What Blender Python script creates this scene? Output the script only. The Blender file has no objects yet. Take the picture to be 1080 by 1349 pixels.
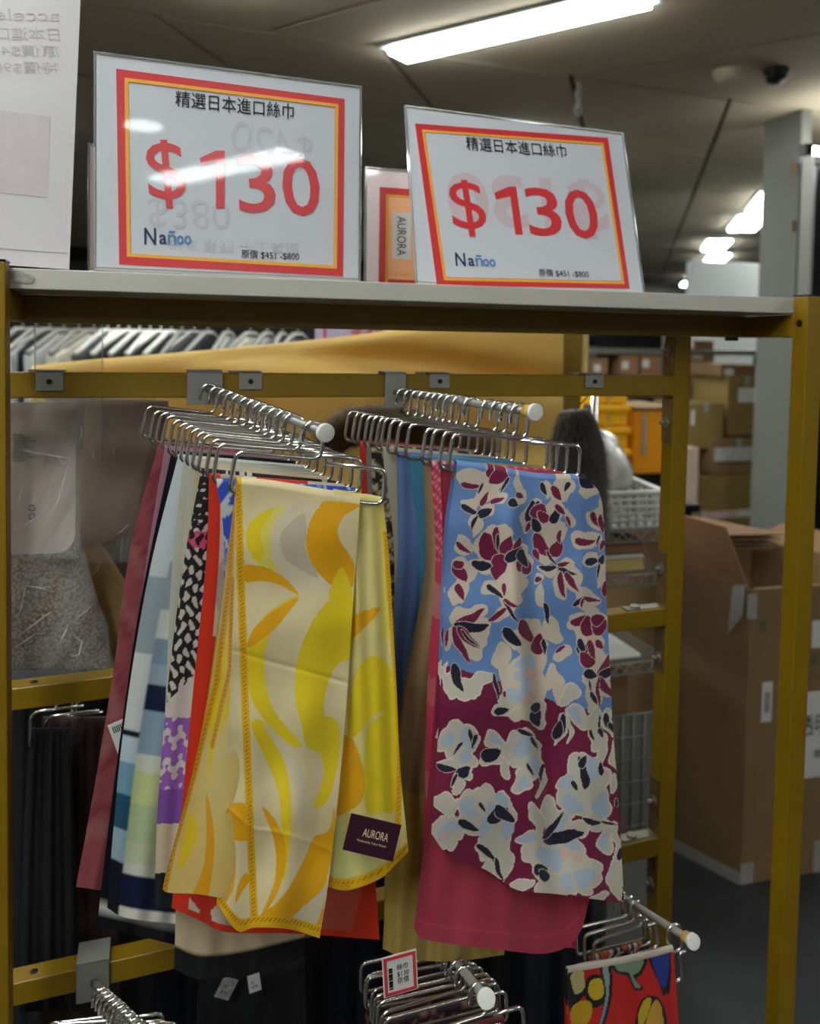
import bpy, bmesh, math, random
import numpy as np
from mathutils import Vector, Matrix
random.seed(7); rng = np.random.default_rng(7)
scene = bpy.context.scene
COL = scene.collection

# ------------------------------------------------------------------ camera
FPX, PPX, PPY = 1077.0, 540.0, 497.0            # focal length and principal point of the 1080x1349 frame
YAW, PITCH, ROLL = math.radians(16.8), math.radians(2.7), math.radians(1.04)
EYE = np.array([0.0, 0.0, 1.5])
_f = np.array([math.sin(YAW)*math.cos(PITCH), math.cos(YAW)*math.cos(PITCH), -math.sin(PITCH)])
_r = np.array([math.cos(YAW), -math.sin(YAW), 0.0]); _u = np.cross(_r, _f)
CR = math.cos(ROLL)*_r + math.sin(ROLL)*_u
CU = -math.sin(ROLL)*_r + math.cos(ROLL)*_u
CF = _f
cam_d = bpy.data.cameras.new('camera'); cam = bpy.data.objects.new('camera', cam_d); COL.objects.link(cam)
cam_d.sensor_fit = 'VERTICAL'; cam_d.sensor_height = 36.0; cam_d.sensor_width = 36.0*1080/1349
cam_d.lens = FPX/1349*36.0
cam_d.shift_y = -(674.5-PPY)/1349.0; cam_d.shift_x = 0.0
cam_d.clip_start = 0.05; cam_d.clip_end = 100
M3 = Matrix((CR, CU, -CF)).transposed()
cam.matrix_world = Matrix.Translation(Vector(EYE)) @ M3.to_4x4()
cam_d.dof.use_dof = True; cam_d.dof.focus_distance = 0.86; cam_d.dof.aperture_fstop = 4.6
scene.camera = cam

# ------------------------------------------------------------------ world, exposure
w = bpy.data.worlds.new('world'); scene.world = w; w.use_nodes = True
w.node_tree.nodes['Background'].inputs[0].default_value = (1.0, 0.99, 0.96, 1)
w.node_tree.nodes['Background'].inputs[1].default_value = 0.12
scene.view_settings.view_transform = 'Standard'; scene.view_settings.look = 'None'
scene.view_settings.gamma = 1.0; scene.view_settings.use_curve_mapping = False
scene.view_settings.exposure = 0.22
LAMP = 30.0        # strength of the fluorescent tubes
CEIL = 2.9

# ------------------------------------------------------------------ helpers
def ray(px, py): return CF + CR*(px-PPX)/FPX - CU*(py-PPY)/FPX
def at(px, py, Y):
    d = ray(px, py); return EYE + d*(Y/d[1])
def atz(px, py, z): return EYE + ray(px, py)*z          # z: distance along the view axis
def onz(px, py, Z):
    d = ray(px, py); return EYE + d*((Z-EYE[2])/d[2])
def atn(P, Y):                                           # P: (...,2) pixels, Y: (...)
    d = CF + CR*((P[..., 0:1]-PPX)/FPX) - CU*((P[..., 1:2]-PPY)/FPX)
    return EYE + d*(Y[..., None]/d[..., 1:2])
def proj(p):
    d = np.asarray(p, float)-EYE; z = d@CF
    return np.array([PPX+FPX*(d@CR)/z, PPY-FPX*(d@CU)/z])
def lin(c):
    return tuple((x/255/12.92 if x/255 <= .04045 else ((x/255+.055)/1.055)**2.4) for x in c)

def mat(name, rgb, rough=.5, metal=0.0, noise=0.0, nscale=30, bump=0.0, bscale=200, spec=.5, alpha=1.0, trans=0.0, coat=0.0, sheen=0.0, emit=None, estr=0, attr=False, translucent=0.0, stretch=None, ior=1.45):
    m = bpy.data.materials.new(name); m.use_nodes = True
    nt = m.node_tree; b = nt.nodes['Principled BSDF']; out = nt.nodes['Material Output']
    c = lin(rgb)
    b.inputs['Base Color'].default_value = (*c, 1); b.inputs['Roughness'].default_value = rough
    b.inputs['Metallic'].default_value = metal; b.inputs['IOR'].default_value = ior
    b.inputs['Specular IOR Level'].default_value = spec
    b.inputs['Transmission Weight'].default_value = trans; b.inputs['Coat Weight'].default_value = coat
    b.inputs['Sheen Weight'].default_value = sheen; b.inputs['Alpha'].default_value = alpha
    if emit: b.inputs['Emission Color'].default_value = (*lin(emit), 1); b.inputs['Emission Strength'].default_value = estr
    tc = nt.nodes.new('ShaderNodeTexCoord'); src = tc.outputs['Object']
    if stretch:
        mp = nt.nodes.new('ShaderNodeMapping'); mp.inputs['Scale'].default_value = stretch
        nt.links.new(src, mp.inputs[0]); src = mp.outputs[0]
    colsock = None
    if attr:
        a = nt.nodes.new('ShaderNodeAttribute'); a.attribute_name = 'Col'; colsock = a.outputs['Color']
    if noise > 0:
        n = nt.nodes.new('ShaderNodeTexNoise'); n.inputs['Scale'].default_value = nscale; n.inputs['Detail'].default_value = 5
        nt.links.new(src, n.inputs['Vector'])
        mr = nt.nodes.new('ShaderNodeMapRange'); mr.inputs[1].default_value = .3; mr.inputs[2].default_value = .7
        mr.inputs[3].default_value = 1-noise; mr.inputs[4].default_value = 1+noise
        nt.links.new(n.outputs['Fac'], mr.inputs[0])
        mx = nt.nodes.new('ShaderNodeMix'); mx.data_type = 'RGBA'; mx.blend_type = 'MULTIPLY'; mx.inputs[0].default_value = 1
        if colsock: nt.links.new(colsock, mx.inputs[6])
        else: mx.inputs[6].default_value = (*c, 1)
        nt.links.new(mr.outputs[0], mx.inputs[7]); colsock = mx.outputs[2]
    if colsock: nt.links.new(colsock, b.inputs['Base Color'])
    if bump > 0:
        n2 = nt.nodes.new('ShaderNodeTexNoise'); n2.inputs['Scale'].default_value = bscale; n2.inputs['Detail'].default_value = 3
        nt.links.new(src, n2.inputs['Vector'])
        bp = nt.nodes.new('ShaderNodeBump'); bp.inputs['Strength'].default_value = bump; bp.inputs['Distance'].default_value = .004
        nt.links.new(n2.outputs['Fac'], bp.inputs['Height']); nt.links.new(bp.outputs[0], b.inputs['Normal'])
    if translucent > 0:
        t = nt.nodes.new('ShaderNodeBsdfTranslucent'); ms = nt.nodes.new('ShaderNodeMixShader'); ms.inputs[0].default_value = translucent
        if colsock: nt.links.new(colsock, t.inputs[0])
        else: t.inputs[0].default_value = (*c, 1)
        nt.links.new(b.outputs[0], ms.inputs[1]); nt.links.new(t.outputs[0], ms.inputs[2]); nt.links.new(ms.outputs[0], out.inputs[0])
    return m

M = {}
M['yellow'] = mat('yellow_paint', (126, 97, 3), .42, noise=.06, nscale=14, bump=.05, bscale=300)
M['board'] = mat('white_board', (178, 175, 162), .5, noise=.05, nscale=9)
M['chrome'] = mat('chrome', (228, 226, 220), .18, metal=1.0)
M['steel'] = mat('steel_plate', (150, 145, 135), .4, metal=.7, noise=.1, nscale=60)
M['rust'] = mat('bare_steel', (130, 105, 70), .45, metal=.6, noise=.2, nscale=60)
M['greymetal'] = mat('grey_coated_metal', (140, 138, 132), .45, metal=.3, noise=.04)
M['whiteplastic'] = mat('white_plastic', (215, 213, 205), .4)
M['amber'] = mat('amber_ring', (205, 160, 70), .4)
M['black'] = mat('black_cloth', (16, 16, 18), .85, noise=.3, nscale=40, bump=.2)
M['blackhard'] = mat('black_plastic', (14, 14, 15), .3)
M['darkhole'] = mat('dark_bolt', (35, 30, 22), .5, metal=.5)
M['paper'] = mat('sign_paper', (190, 192, 196), .35, spec=.4, coat=.4)
M['paperpink'] = mat('sign_paper_pink', (232, 212, 210), .25, coat=.6)
M['paperback'] = mat('sign_paper_back', (190, 185, 185), .35, noise=.02, nscale=12, coat=.3)
M['red'] = mat('red_print', (198, 54, 58), .3, coat=.6)
M['gold'] = mat('gold_print', (226, 162, 56), .3, coat=.6)
M['orange'] = mat('orange_print', (246, 178, 132), .3, coat=.6)
M['ink'] = mat('black_ink', (18, 18, 20), .4)
M['blueink'] = mat('navy_ink', (28, 48, 84), .4)
M['blueink2'] = mat('blue_ink', (76, 122, 170), .4)
M['ghostpink'] = mat('faint_pink_print', (190, 173, 178), .3, coat=.6)
M['ghost'] = mat('faint_grey_print', (179, 179, 183), .3, coat=.6)
M['ghostdark'] = mat('show_through_print', (170, 163, 163), .4, noise=.02)
M['acrylic'] = mat('acrylic_edge', (235, 240, 238), .08, trans=.85, ior=1.45)
M['cardboard'] = mat('cardboard', (128, 101, 66), .8, noise=.06, nscale=8, bump=.05, bscale=120)
M['cardboard_olive'] = mat('olive_cardboard', (132, 110, 58), .8, noise=.05, nscale=8)
M['cardboard_red'] = mat('brown_cardboard', (142, 104, 72), .8, noise=.06, nscale=8)
M['cardin'] = mat('cardboard_inside', (120, 92, 62), .85, noise=.08, nscale=9)
M['label'] = mat('white_label', (208, 206, 200), .5)
M['tape'] = mat('packing_tape', (158, 154, 146), .2, coat=.5, noise=.06)
M['green'] = mat('green_print', (40, 110, 50), .6)
M['floor'] = mat('floor_vinyl', (46, 47, 48), .6, noise=.18, nscale=7, bump=.05, bscale=60)
M['tile'] = mat('ceiling_tile', (190, 177, 152), .9, noise=.03, nscale=3)
M['ceilback'] = mat('ceiling_joint', (60, 56, 50), .9)
M['wall'] = mat('white_wall', (206, 210, 206), .8, noise=.02, nscale=2)
M['pillar'] = mat('pillar_paint', (116, 116, 109), .7, noise=.03, nscale=3)
M['tube'] = mat('fluorescent_tube', (255, 255, 255), .5, emit=(248, 253, 252), estr=LAMP)
M['troffer'] = mat('troffer_metal', (190, 200, 200), .35)
M['goldcloth'] = mat('golden_cloth', (228, 192, 108), .6, noise=.04, nscale=5, bump=.06, bscale=40, translucent=.35)
M['binyellow'] = mat('yellow_plastic', (240, 176, 14), .4)
M['binyellow2'] = mat('amber_plastic', (226, 148, 14), .4)
M['basket'] = mat('white_basket', (214, 214, 208), .45)
M['film'] = mat('clear_film', (235, 238, 236), .08, alpha=.10, spec=.8, bump=.5, bscale=25)
M['filmcloudy'] = mat('cloudy_film', (225, 226, 222), .25, alpha=.55, noise=.15, nscale=30, bump=.9, bscale=30)
M['crease'] = mat('film_crease', (242, 242, 236), .15)
M['taupe'] = mat('taupe_fabric', (182, 160, 142), .8, noise=.08, nscale=9)
M['insert'] = mat('translucent_insert', (206, 192, 180), .3, coat=.4, noise=.03, nscale=7)
M['tan'] = mat('tan_paper', (176, 146, 92), .45, noise=.12, nscale=14, bump=.3, bscale=20, coat=.3)
M['fur'] = mat('grey_fur', (98, 92, 84), .95, noise=.12, nscale=25)
M['furbeige'] = mat('brown_fur', (122, 100, 76), .95, noise=.12, nscale=25)
M['silk'] = mat('printed_silk', (255, 255, 255), .55, attr=True, sheen=.10, noise=.03, nscale=60, bump=.06, bscale=700, translucent=.22)
M['satin'] = mat('printed_satin', (255, 255, 255), .33, attr=True, sheen=.0, bump=.04, bscale=600, translucent=.12)
M['sheer'] = mat('sheer_chiffon', (255, 255, 255), .6, attr=True, sheen=.2, noise=.03, nscale=60, alpha=.86, translucent=.3)
M['maroon'] = mat('maroon_card', (52, 16, 34), .4, coat=.3)
M['cream'] = mat('cream_print', (214, 196, 160), .4)
M['purplecard'] = mat('lilac_card', (190, 178, 206), .5)

def link(o, parent=None, keep=True):
    COL.objects.link(o)
    if parent is not None:
        o.parent = parent
        if keep: o.matrix_parent_inverse = parent.matrix_world.inverted()
    return o
def tag(o, label, cat, group=None, kind=None):
    o['label'] = label; o['category'] = cat
    if group: o['group'] = group
    if kind: o['kind'] = kind
    return o
def empty(name, loc, label=None, cat=None, group=None, mtx=None):
    o = bpy.data.objects.new(name, None); COL.objects.link(o); o.empty_display_size = .02
    o.matrix_world = mtx if mtx is not None else Matrix.Translation(Vector(loc))
    if label: tag(o, label, cat, group)
    return o
def mesh(name, verts, faces, m, parent=None, smooth=False, local=False):
    me = bpy.data.meshes.new(name); me.from_pydata([tuple(map(float, v)) for v in verts], [], faces); me.update()
    me.materials.append(m)
    if smooth:
        for p in me.polygons: p.use_smooth = True
    o = bpy.data.objects.new(name, me)
    return link(o, parent, keep=not local)
def bm_obj(name, bm, m, parent=None, smooth=False, local=False):
    me = bpy.data.meshes.new(name); bmesh.ops.recalc_face_normals(bm, faces=bm.faces); bm.to_mesh(me); bm.free(); me.materials.append(m)
    if smooth:
        for p in me.polygons: p.use_smooth = True
    o = bpy.data.objects.new(name, me)
    return link(o, parent, keep=not local)
def add_box(bm, lo, hi, mtx=None, bevel=0.0):
    vs = []
    r = bmesh.ops.create_cube(bm, size=1.0); vs = r['verts']
    lo = Vector(lo); hi = Vector(hi)
    for v in vs:
        v.co = Vector((lo[i] + (v.co[i]+.5)*(hi[i]-lo[i]) for i in range(3)))
        if mtx is not None: v.co = mtx @ v.co
    if bevel > 0:
        es = set(e for v in vs for e in v.link_edges)
        bmesh.ops.bevel(bm, geom=list(es), offset=bevel, segments=2, affect='EDGES', profile=.5)
def box(name, lo, hi, m, parent=None, bevel=.0015, mtx=None, local=False):
    bm = bmesh.new(); add_box(bm, lo, hi, mtx, bevel); return bm_obj(name, bm, m, parent, local=local)
def hexa(name, b4, t4, m, parent=None, bevel=0.0):
    """solid from four bottom and four top corners"""
    bm = bmesh.new(); v = [bm.verts.new(tuple(map(float, p))) for p in list(b4)+list(t4)]
    for f in ((3, 2, 1, 0), (4, 5, 6, 7), (0, 1, 5, 4), (1, 2, 6, 5), (2, 3, 7, 6), (3, 0, 4, 7)): bm.faces.new([v[i] for i in f])
    if bevel: bmesh.ops.bevel(bm, geom=list(bm.edges), offset=bevel, segments=1, affect='EDGES')
    return bm_obj(name, bm, m, parent)
def fillet(pts, r, n=5):
    pts = [np.asarray(p, float) for p in pts]; out = [pts[0]]
    for i in range(1, len(pts)-1):
        a, b, c = pts[i-1], pts[i], pts[i+1]
        u = a-b; w_ = c-b; lu, lw = np.linalg.norm(u), np.linalg.norm(w_)
        d = min(r, lu*.49, lw*.49); p0 = b+u/lu*d; p1 = b+w_/lw*d
        for k in range(n+1):
            t = k/n; out.append((1-t)**2*p0+2*t*(1-t)*b+t*t*p1)
    out.append(pts[-1]); return out
def tube_geo(pts, r, n=8, cap=True):
    pts = [Vector(tuple(map(float, p))) for p in pts]; rs = r if hasattr(r, '__len__') else [r]*len(pts)
    verts, faces = [], []
    t0 = (pts[1]-pts[0]).normalized(); nrm = t0.orthogonal().normalized()
    for i, p in enumerate(pts):
        t = (pts[min(i+1, len(pts)-1)]-pts[max(i-1, 0)]).normalized()
        nrm = (nrm-t*nrm.dot(t)).normalized(); bn = t.cross(nrm)
        for k in range(n):
            a = 2*math.pi*k/n; verts.append(tuple(p+(nrm*math.cos(a)+bn*math.sin(a))*rs[i]))
    for i in range(len(pts)-1):
        for k in range(n): faces.append((i*n+k, i*n+(k+1) % n, (i+1)*n+(k+1) % n, (i+1)*n+k))
    if cap: faces.append(tuple(reversed(range(n)))); faces.append(tuple(range((len(pts)-1)*n, len(pts)*n)))
    return verts, faces
def tube(name, pts, r, m, parent=None, n=8, local=False):
    v, f = tube_geo(pts, r, n); return mesh(name, v, f, m, parent, smooth=True, local=local)
def tubes(name, lst, r, m, parent=None, n=6):
    V, Fc = [], []
    for pts in lst:
        v, f = tube_geo(pts, r, n); o = len(V); V += v; Fc += [tuple(i+o for i in q) for q in f]
    return mesh(name, V, Fc, m, parent, smooth=True)
def cyl(name, a, b, r, m, parent=None, n=20, r2=None):
    a = np.asarray(a, float); b = np.asarray(b, float)
    e = (b-a)*.04
    rr = [r*.9, r, r2 or r, (r2 or r)*.9]
    return tube(name, [a, a+e, b-e, b], rr, m, parent, n)
def text(name, body, m, parent, mtx, width=None, height=None, bold=0.0, center=True, mirror=False, flip=False):
    c = bpy.data.curves.new('txt', 'FONT'); c.body = body; c.size = 1; c.offset = bold; c.resolution_u = 3
    o = bpy.data.objects.new('txt', c); COL.objects.link(o)
    bpy.context.view_layer.update()
    me = bpy.data.meshes.new_from_object(o.evaluated_get(bpy.context.evaluated_depsgraph_get()))
    bpy.data.objects.remove(o); bpy.data.curves.remove(c)
    co = np.array([v.co[:] for v in me.vertices]); lo, hi = co.min(0), co.max(0)
    sx = width/(hi[0]-lo[0]) if width else None; sy = height/(hi[1]-lo[1]) if height else None
    sx = sx or sy; sy = sy or sx
    cx, cy = (lo[0]+hi[0])/2, (lo[1]+hi[1])/2
    for v in me.vertices:
        x = (v.co.x-cx)*sx*(-1 if mirror else 1); y = (v.co.y-cy)*sy*(-1 if flip else 1)
        v.co = mtx @ Vector((x, 0, y))
    me.materials.clear(); me.materials.append(m); me.name = name
    ob = bpy.data.objects.new(name, me); return link(ob, parent, keep=True)

def interp_poly(pts, t):
    pts = np.asarray(pts, float); d = np.r_[0, np.cumsum(np.linalg.norm(np.diff(pts, axis=0), axis=1))]; d /= d[-1]
    return np.stack([np.interp(t, d, pts[:, k]) for k in range(pts.shape[1])], -1)
def smoothpoly(pts, n=6):
    """Catmull-Rom through the points"""
    p = np.asarray(pts, float); p = np.vstack([2*p[0]-p[1], p, 2*p[-1]-p[-2]]); out = []
    for i in range(1, len(p)-2):
        for k in range(n):
            t = k/n; out.append(.5*((2*p[i])+(-p[i-1]+p[i+1])*t+(2*p[i-1]-5*p[i]+4*p[i+1]-p[i+2])*t*t+(-p[i-1]+3*p[i]-3*p[i+1]+p[i+2])*t**3))
    out.append(p[-2]); return np.array(out)

def cloth(name, L, R, Y, m, colour, parent=None, top=None, bot=None, nx=24, ny=60, waves=(), back=.85, gap=.010, dy=None, wrap=True):
    """hanging panel: L and R are edge polylines (picture pixels at depth Y), folded over its bar to a back layer"""
    u = np.linspace(0, 1, nx); v = np.linspace(0, 1, ny)
    Lp = interp_poly(smoothpoly(L) if len(L) > 2 else L, v); Rp = interp_poly(smoothpoly(R) if len(R) > 2 else R, v)
    P = Lp[:, None]*(1-u)[None, :, None] + Rp[:, None]*u[None, :, None]
    if top is not None:
        T = interp_poly(smoothpoly(top), u); P += ((1-v)**3)[:, None, None]*(T-P[0])[None]
    if bot is not None:
        B = interp_poly(smoothpoly(bot), u); P += (v**3)[:, None, None]*(B-P[-1])[None]
    dY = np.zeros((ny, nx)); U, V = np.meshgrid(u, v)
    for (amp, fr, ph, dr) in waves: dY += amp*(.25+.75*V)*np.sin(2*math.pi*(fr*U+ph+dr*V))
    if dy is not None: dY += dy(U, V)
    W = atn(P, Y+dY); C = colour(P, U, V)
    rows = [W[::-1]]; cols = [C[::-1]]
    if wrap:
        for a in (45, 90, 135):
            a = math.radians(a); o = np.array([0, gap/2*(1-math.cos(a)), gap/2*math.sin(a)])
            rows.append((W[0]+o)[None]); cols.append(C[0:1])
        nb = max(3, int(ny*back)); Wb = W[:nb].copy(); Wb[..., 1] += gap + .003*np.sin(7*U[:nb]+5*V[:nb])
        rows.append(Wb); cols.append(C[:nb])
    G = np.concatenate(rows); Cc = np.concatenate(cols); ny2 = G.shape[0]
    idx = np.arange(ny2*nx).reshape(ny2, nx)
    fc = np.stack([idx[:-1, :-1], idx[:-1, 1:], idx[1:, 1:], idx[1:, :-1]], -1).reshape(-1, 4)
    me = bpy.data.meshes.new(name); me.from_pydata(G.reshape(-1, 3).tolist(), [], fc.tolist()); me.update()
    ca = me.color_attributes.new('Col', 'FLOAT_COLOR', 'POINT')
    ca.data.foreach_set('color', np.concatenate([Cc.reshape(-1, 3), np.ones((ny2*nx, 1))], 1).astype(np.float32).ravel())
    me.polygons.foreach_set('use_smooth', np.ones(len(me.polygons), bool)); me.materials.append(m)
    return link(bpy.data.objects.new(name, me), parent)
def flat(rgb):
    c = np.array(lin(rgb)); return lambda P, U, V: np.broadcast_to(c, P.shape[:-1]+(3,)).copy()

# 2-D shapes on a print: everything is measured on the cloth itself
def inpoly(P, poly):
    x, y = P[..., 0], P[..., 1]; poly = np.asarray(poly, float); c = np.zeros(x.shape, bool); n = len(poly)
    for i in range(n):
        x1, y1 = poly[i]; x2, y2 = poly[(i+1) % n]
        if y1 == y2: continue
        k = ((y1 > y) != (y2 > y)) & (x < (x2-x1)*(y-y1)/(y2-y1)+x1); c ^= k
    return c
def closed(pts, n=5):
    p = np.asarray(pts, float); m_ = len(p); out = []
    for i in range(m_):
        a, b, c, d = p[(i-1) % m_], p[i], p[(i+1) % m_], p[(i+2) % m_]
        for k in range(n):
            t = k/n; out.append(.5*((2*b)+(-a+c)*t+(2*a-5*b+4*c-d)*t*t+(-a+3*b-3*c+d)*t**3))
    return np.array(out)
def paint(C, P, poly, rgb, smooth=True):
    C[inpoly(P, closed(poly) if smooth else poly)] = lin(rgb)
def leaf(C, P, x0, y0, x1, y1, wd, rgb, rim=None, rw=3.0, bend=0.0):
    """pointed petal from (x0,y0) to (x1,y1)"""
    d = np.array([x1-x0, y1-y0], float); ln = np.linalg.norm(d); d /= ln; n = np.array([-d[1], d[0]])
    Q = P-np.array([x0, y0]); s = (Q@d)/ln; t = Q@n - bend*ln*4*s*(1-s)
    def hit(g):
        s2 = (s*ln+g)/(ln+2*g); s2c = np.clip(s2, 0, 1)
        return (s2 > 0) & (s2 < 1) & (np.abs(t) < (wd/2)*2.1*np.sqrt(s2c)*(1-s2c)**.8*1.05+g*np.minimum(1, 3*s2c*(1-s2c)+.25))
    if rim is not None: C[hit(rw)] = lin(rim)
    if rgb is not None: C[hit(0)] = lin(rgb)
def blob(C, P, cx, cy, rx, ry, rot, rgb, lob=0, ph=0.0, amp=.12):
    a = math.radians(rot); Q = P-np.array([cx, cy]); x = Q[..., 0]*math.cos(a)+Q[..., 1]*math.sin(a); y = -Q[..., 0]*math.sin(a)+Q[..., 1]*math.cos(a)
    r = np.hypot(x/rx, y/ry)
    lim = 1.0 if not lob else 1-amp+amp*np.abs(np.cos(lob/2*np.arctan2(y/ry, x/rx)+ph))*1.6
    C[r < lim] = lin(rgb)

ORD = ['first', 'second', 'third', 'fourth', 'fifth', 'sixth', 'seventh', 'eighth', 'ninth', 'tenth', 'eleventh', 'twelfth', 'thirteenth', 'fourteenth', 'fifteenth', 'sixteenth']
# ------------------------------------------------------------------ the room
def struct(o): o['kind'] = 'structure'; return o
struct(box('floor', (-7, -7, -.05), (18, 22, 0), M['floor'], bevel=0))
ceil = struct(box('ceiling', (-7, -7, CEIL+.025), (18, 22, CEIL+.08), M['ceilback'], bevel=0))
DA = np.array([.532, .847]); DC = np.array([.612, -.791])
def ceil_tile(c4):
    b = [(*p, CEIL) for p in c4]; t = [(*p, CEIL+.025) for p in c4]
    hexa('ceiling_panel', b, t, M['tile'], ceil)
EY = lambda x: 3.84+.06*x                      # the straight seam where the two layouts of panels meet
g = .016
def para(o, a, b):
    o, a, b = map(np.asarray, (o, a, b)); la, lb = np.linalg.norm(a), np.linalg.norm(b)
    da, db = a/la*g, b/lb*g
    return [o+da+db, o+a-da+db, o+a+b-da-db, o+b+da-db]
E1 = np.array([1.0, .06])
for j in range(9):                              # far layout: seams along DA
    for i in range(-9, 11):
        o = np.array([-.05+1.05*i, EY(-.05+1.05*i)])+DA*(1.45*j)
        if o[0] > 15 or o[0] < -5 or o[1] > 17: continue
        ceil_tile(para(o, E1*1.05, DA*1.45))
for j in range(5):                              # near layout: seams along DC
    for i in range(-6, 3):
        o = np.array([.45+1.65*i, EY(.45+1.65*i)])+DC*(1.9*j)
        if o[0] < -6 or o[0] > 9: continue
        ceil_tile(para(o+DC*1.9, -DC*1.9, E1*1.65))

def troffer(cx, cy, d, L=1.22, gap=.13, wd=.075, label='', two=True):
    """recessed fluorescent fitting, two tubes"""
    d = np.array(d)/np.linalg.norm(d); n = np.array([-d[1], d[0]])
    o = empty('ceiling_light', (cx, cy, CEIL), label, 'light', 'fluorescent ceiling lights')
    mt = Matrix(((d[0], n[0], 0, cx), (d[1], n[1], 0, cy), (0, 0, 1, CEIL), (0, 0, 0, 1)))
    W = gap+wd+.05
    bm = bmesh.new()
    add_box(bm, (-L/2-.03, -W/2, -.012), (L/2+.03, W/2, -.004), mt)
    for s in (-1, 1): add_box(bm, (-L/2-.03, s*W/2-.008, -.016), (L/2+.03, s*W/2+.008, -.004), mt)
    for s in (-1, 1): add_box(bm, (s*(L/2+.03)-.006, -W/2, -.016), (s*(L/2+.03)+.006, W/2, -.004), mt)
    bm_obj('housing', bm, M['troffer'], o)
    for s in ((-1, 1) if two else (0,)):
        box('tube', (-L/2, s*gap/2-wd/2, -.042), (L/2, s*gap/2+wd/2, -.014), M['tube'], o, bevel=0, mtx=mt)
    return o
p0 = np.array([1.055, 3.93]); troffer(*(p0+DC*.66), DC, label='long double-tube ceiling light above the right price sign', gap=.082, wd=.072)
for k, (x, y, nm) in enumerate([(5.62, 6.65, 'nearest, half hidden by'), (6.34, 7.86, 'second away along'), (7.36, 9.75, 'third away along'), (8.48, 11.2, 'fourth away along')]):
    troffer(x, y, DA, 1.1, .16, .13, label='distant twin-strip ceiling light, %s the grey pillar' % nm)
for k, (x, y) in enumerate([(10.6, 14.6), (11.6, 16.3)]):
    troffer(x, y, DA, 1.1, .16, .13, label=['far ceiling light low beside the white partition', 'farthest ceiling light low beside the white partition'][k])
troffer(.40, 3.02, DC, .9, label='ceiling light at the top edge above the left sign')
LROW = [(.98, -3.4, DA), (-.9, -.7, DA), (-1.9, -1.2, DA), (3.0, -.9, DA), (-.55, .35, DA), (-2.0, 2.6, DC), (-.45, 2.15, DC), (3.6, 2.0, DC), (2.6, 5.6, DA), (6.2, 5.5, E1), (-1.4, 5.6, DA), (-3.2, 8.0, DA), (1.0, 8.5, DA), (3.4, 12, DA)]  # first one mirrors in the left sign; the rest are added to light the scene
for k, (x, y, d) in enumerate(LROW):
    troffer(x, y, d, label='unseen fluorescent ceiling light %s, %s from the left wall' % ('behind or above the viewer' if y < 1 else 'over another aisle', ORD[sum(1 for q in LROW if (q[1] < 1) == (y < 1) and q[0] < x)]))

o = empty('ceiling_downlight', (.40, -2.72, CEIL), 'round ceiling downlight over the aisle behind the viewer', 'light')
cyl('lens', (.40, -2.72, CEIL-.02), (.40, -2.72, CEIL-.004), .10, M['tube'], o, 28); cyl('trim_ring', (.40, -2.72, CEIL-.012), (.40, -2.72, CEIL-.001), .125, M['troffer'], o, 28)
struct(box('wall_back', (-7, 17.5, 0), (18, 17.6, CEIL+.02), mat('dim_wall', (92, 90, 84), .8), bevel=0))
struct(box('wall_left', (-6.6, -6, 0), (-6.5, 17.5, CEIL+.02), M['wall'], bevel=0))
struct(box('wall_right', (15.5, -6, 0), (15.6, 17.5, CEIL+.02), M['wall'], bevel=0))
# white partition behind the stock shelf
Yp = 6.4; a = at(913, 343, Yp); zt = a[2]
struct(box('wall_partition', (a[0], Yp, 0), (9.5, Yp+.1, zt), M['wall'], bevel=.004))
# pillar
pl = at(1003, 260, 4.35); pr = at(1066, 260, 4.03)
pil = struct(box('wall_pillar', (pl[0], 4.03, 0), (pr[0], 4.35, CEIL), M['pillar'], bevel=.006))
a = at(1044, 213, 4.02); b = at(1049, 231, 4.02)
box('tape_patch', (a[0]+.003, 4.022, b[2]), (b[0], 4.031, a[2]), M['cardin'], pil, bevel=0)
a = at(1043, 290, 4.02); b = at(1046, 305, 4.02)
box('tape_patch', (a[0]+.01, 4.022, b[2]), (b[0]+.01, 4.031, a[2]), M['cardin'], pil, bevel=0)

# dark display panel and its lit tube at the right edge
a = at(1067, 205, 3.9); 
o = empty('black_partition', (a[0], 3.9, 0), 'tall black display panel beside the grey pillar', 'panel')
box('back_panel', (a[0]+.02, 3.88, 0), (a[0]+1.2, 3.95, a[2]), M['blackhard'], o)
box('edge_trim', (a[0], 3.87, 0), (a[0]+.02, 3.96, a[2]), M['greymetal'], o)
o = empty('display_light', tuple(at(1066, 198, 3.8)), 'short white light tube above the black panel', 'light')
a = at(1066, 198, 3.8)
cyl('tube', a, a+np.array([.9, 0, 0]), .022, M['tube'], o); box('cap', a-np.array([.05, .03, .03]), a+np.array([0, .03, .03]), M['blackhard'], o)
box('bracket', a+np.array([.1, 0, -.06]), a+np.array([.14, .1, .0]), M['blackhard'], o)

# dome camera, smoke detector, hook on the ceiling
def dome(name, px, py, r, m1, m2, label, cat, flat=.8):
    c = onz(px, py, CEIL); o = empty(name, tuple(c), label, cat)
    cyl('base', (c[0], c[1], CEIL-.03), (c[0], c[1], CEIL), r*1.15, m1, o, 24)
    prof = [(r*math.cos(t), -.03-r*flat*math.sin(t)) for t in np.linspace(0, math.pi/2*.98, 8)]
    tube('dome', [(c[0], c[1], CEIL+z) for _, z in prof], [q for q, _ in prof], m2, o, 24)
dome('security_camera', 1022, 92, .055, M['blackhard'], M['blackhard'], 'black dome security camera on the ceiling', 'camera')
dome('smoke_detector', 958, 93, .062, M['tile'], M['tile'], 'pale round smoke detector on the ceiling left of the camera', 'detector', .55)
c = onz(762, 108, CEIL); o = empty('ceiling_hook', tuple(c), 'small hanging chain hook on the ceiling above the right sign', 'hook')
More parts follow.
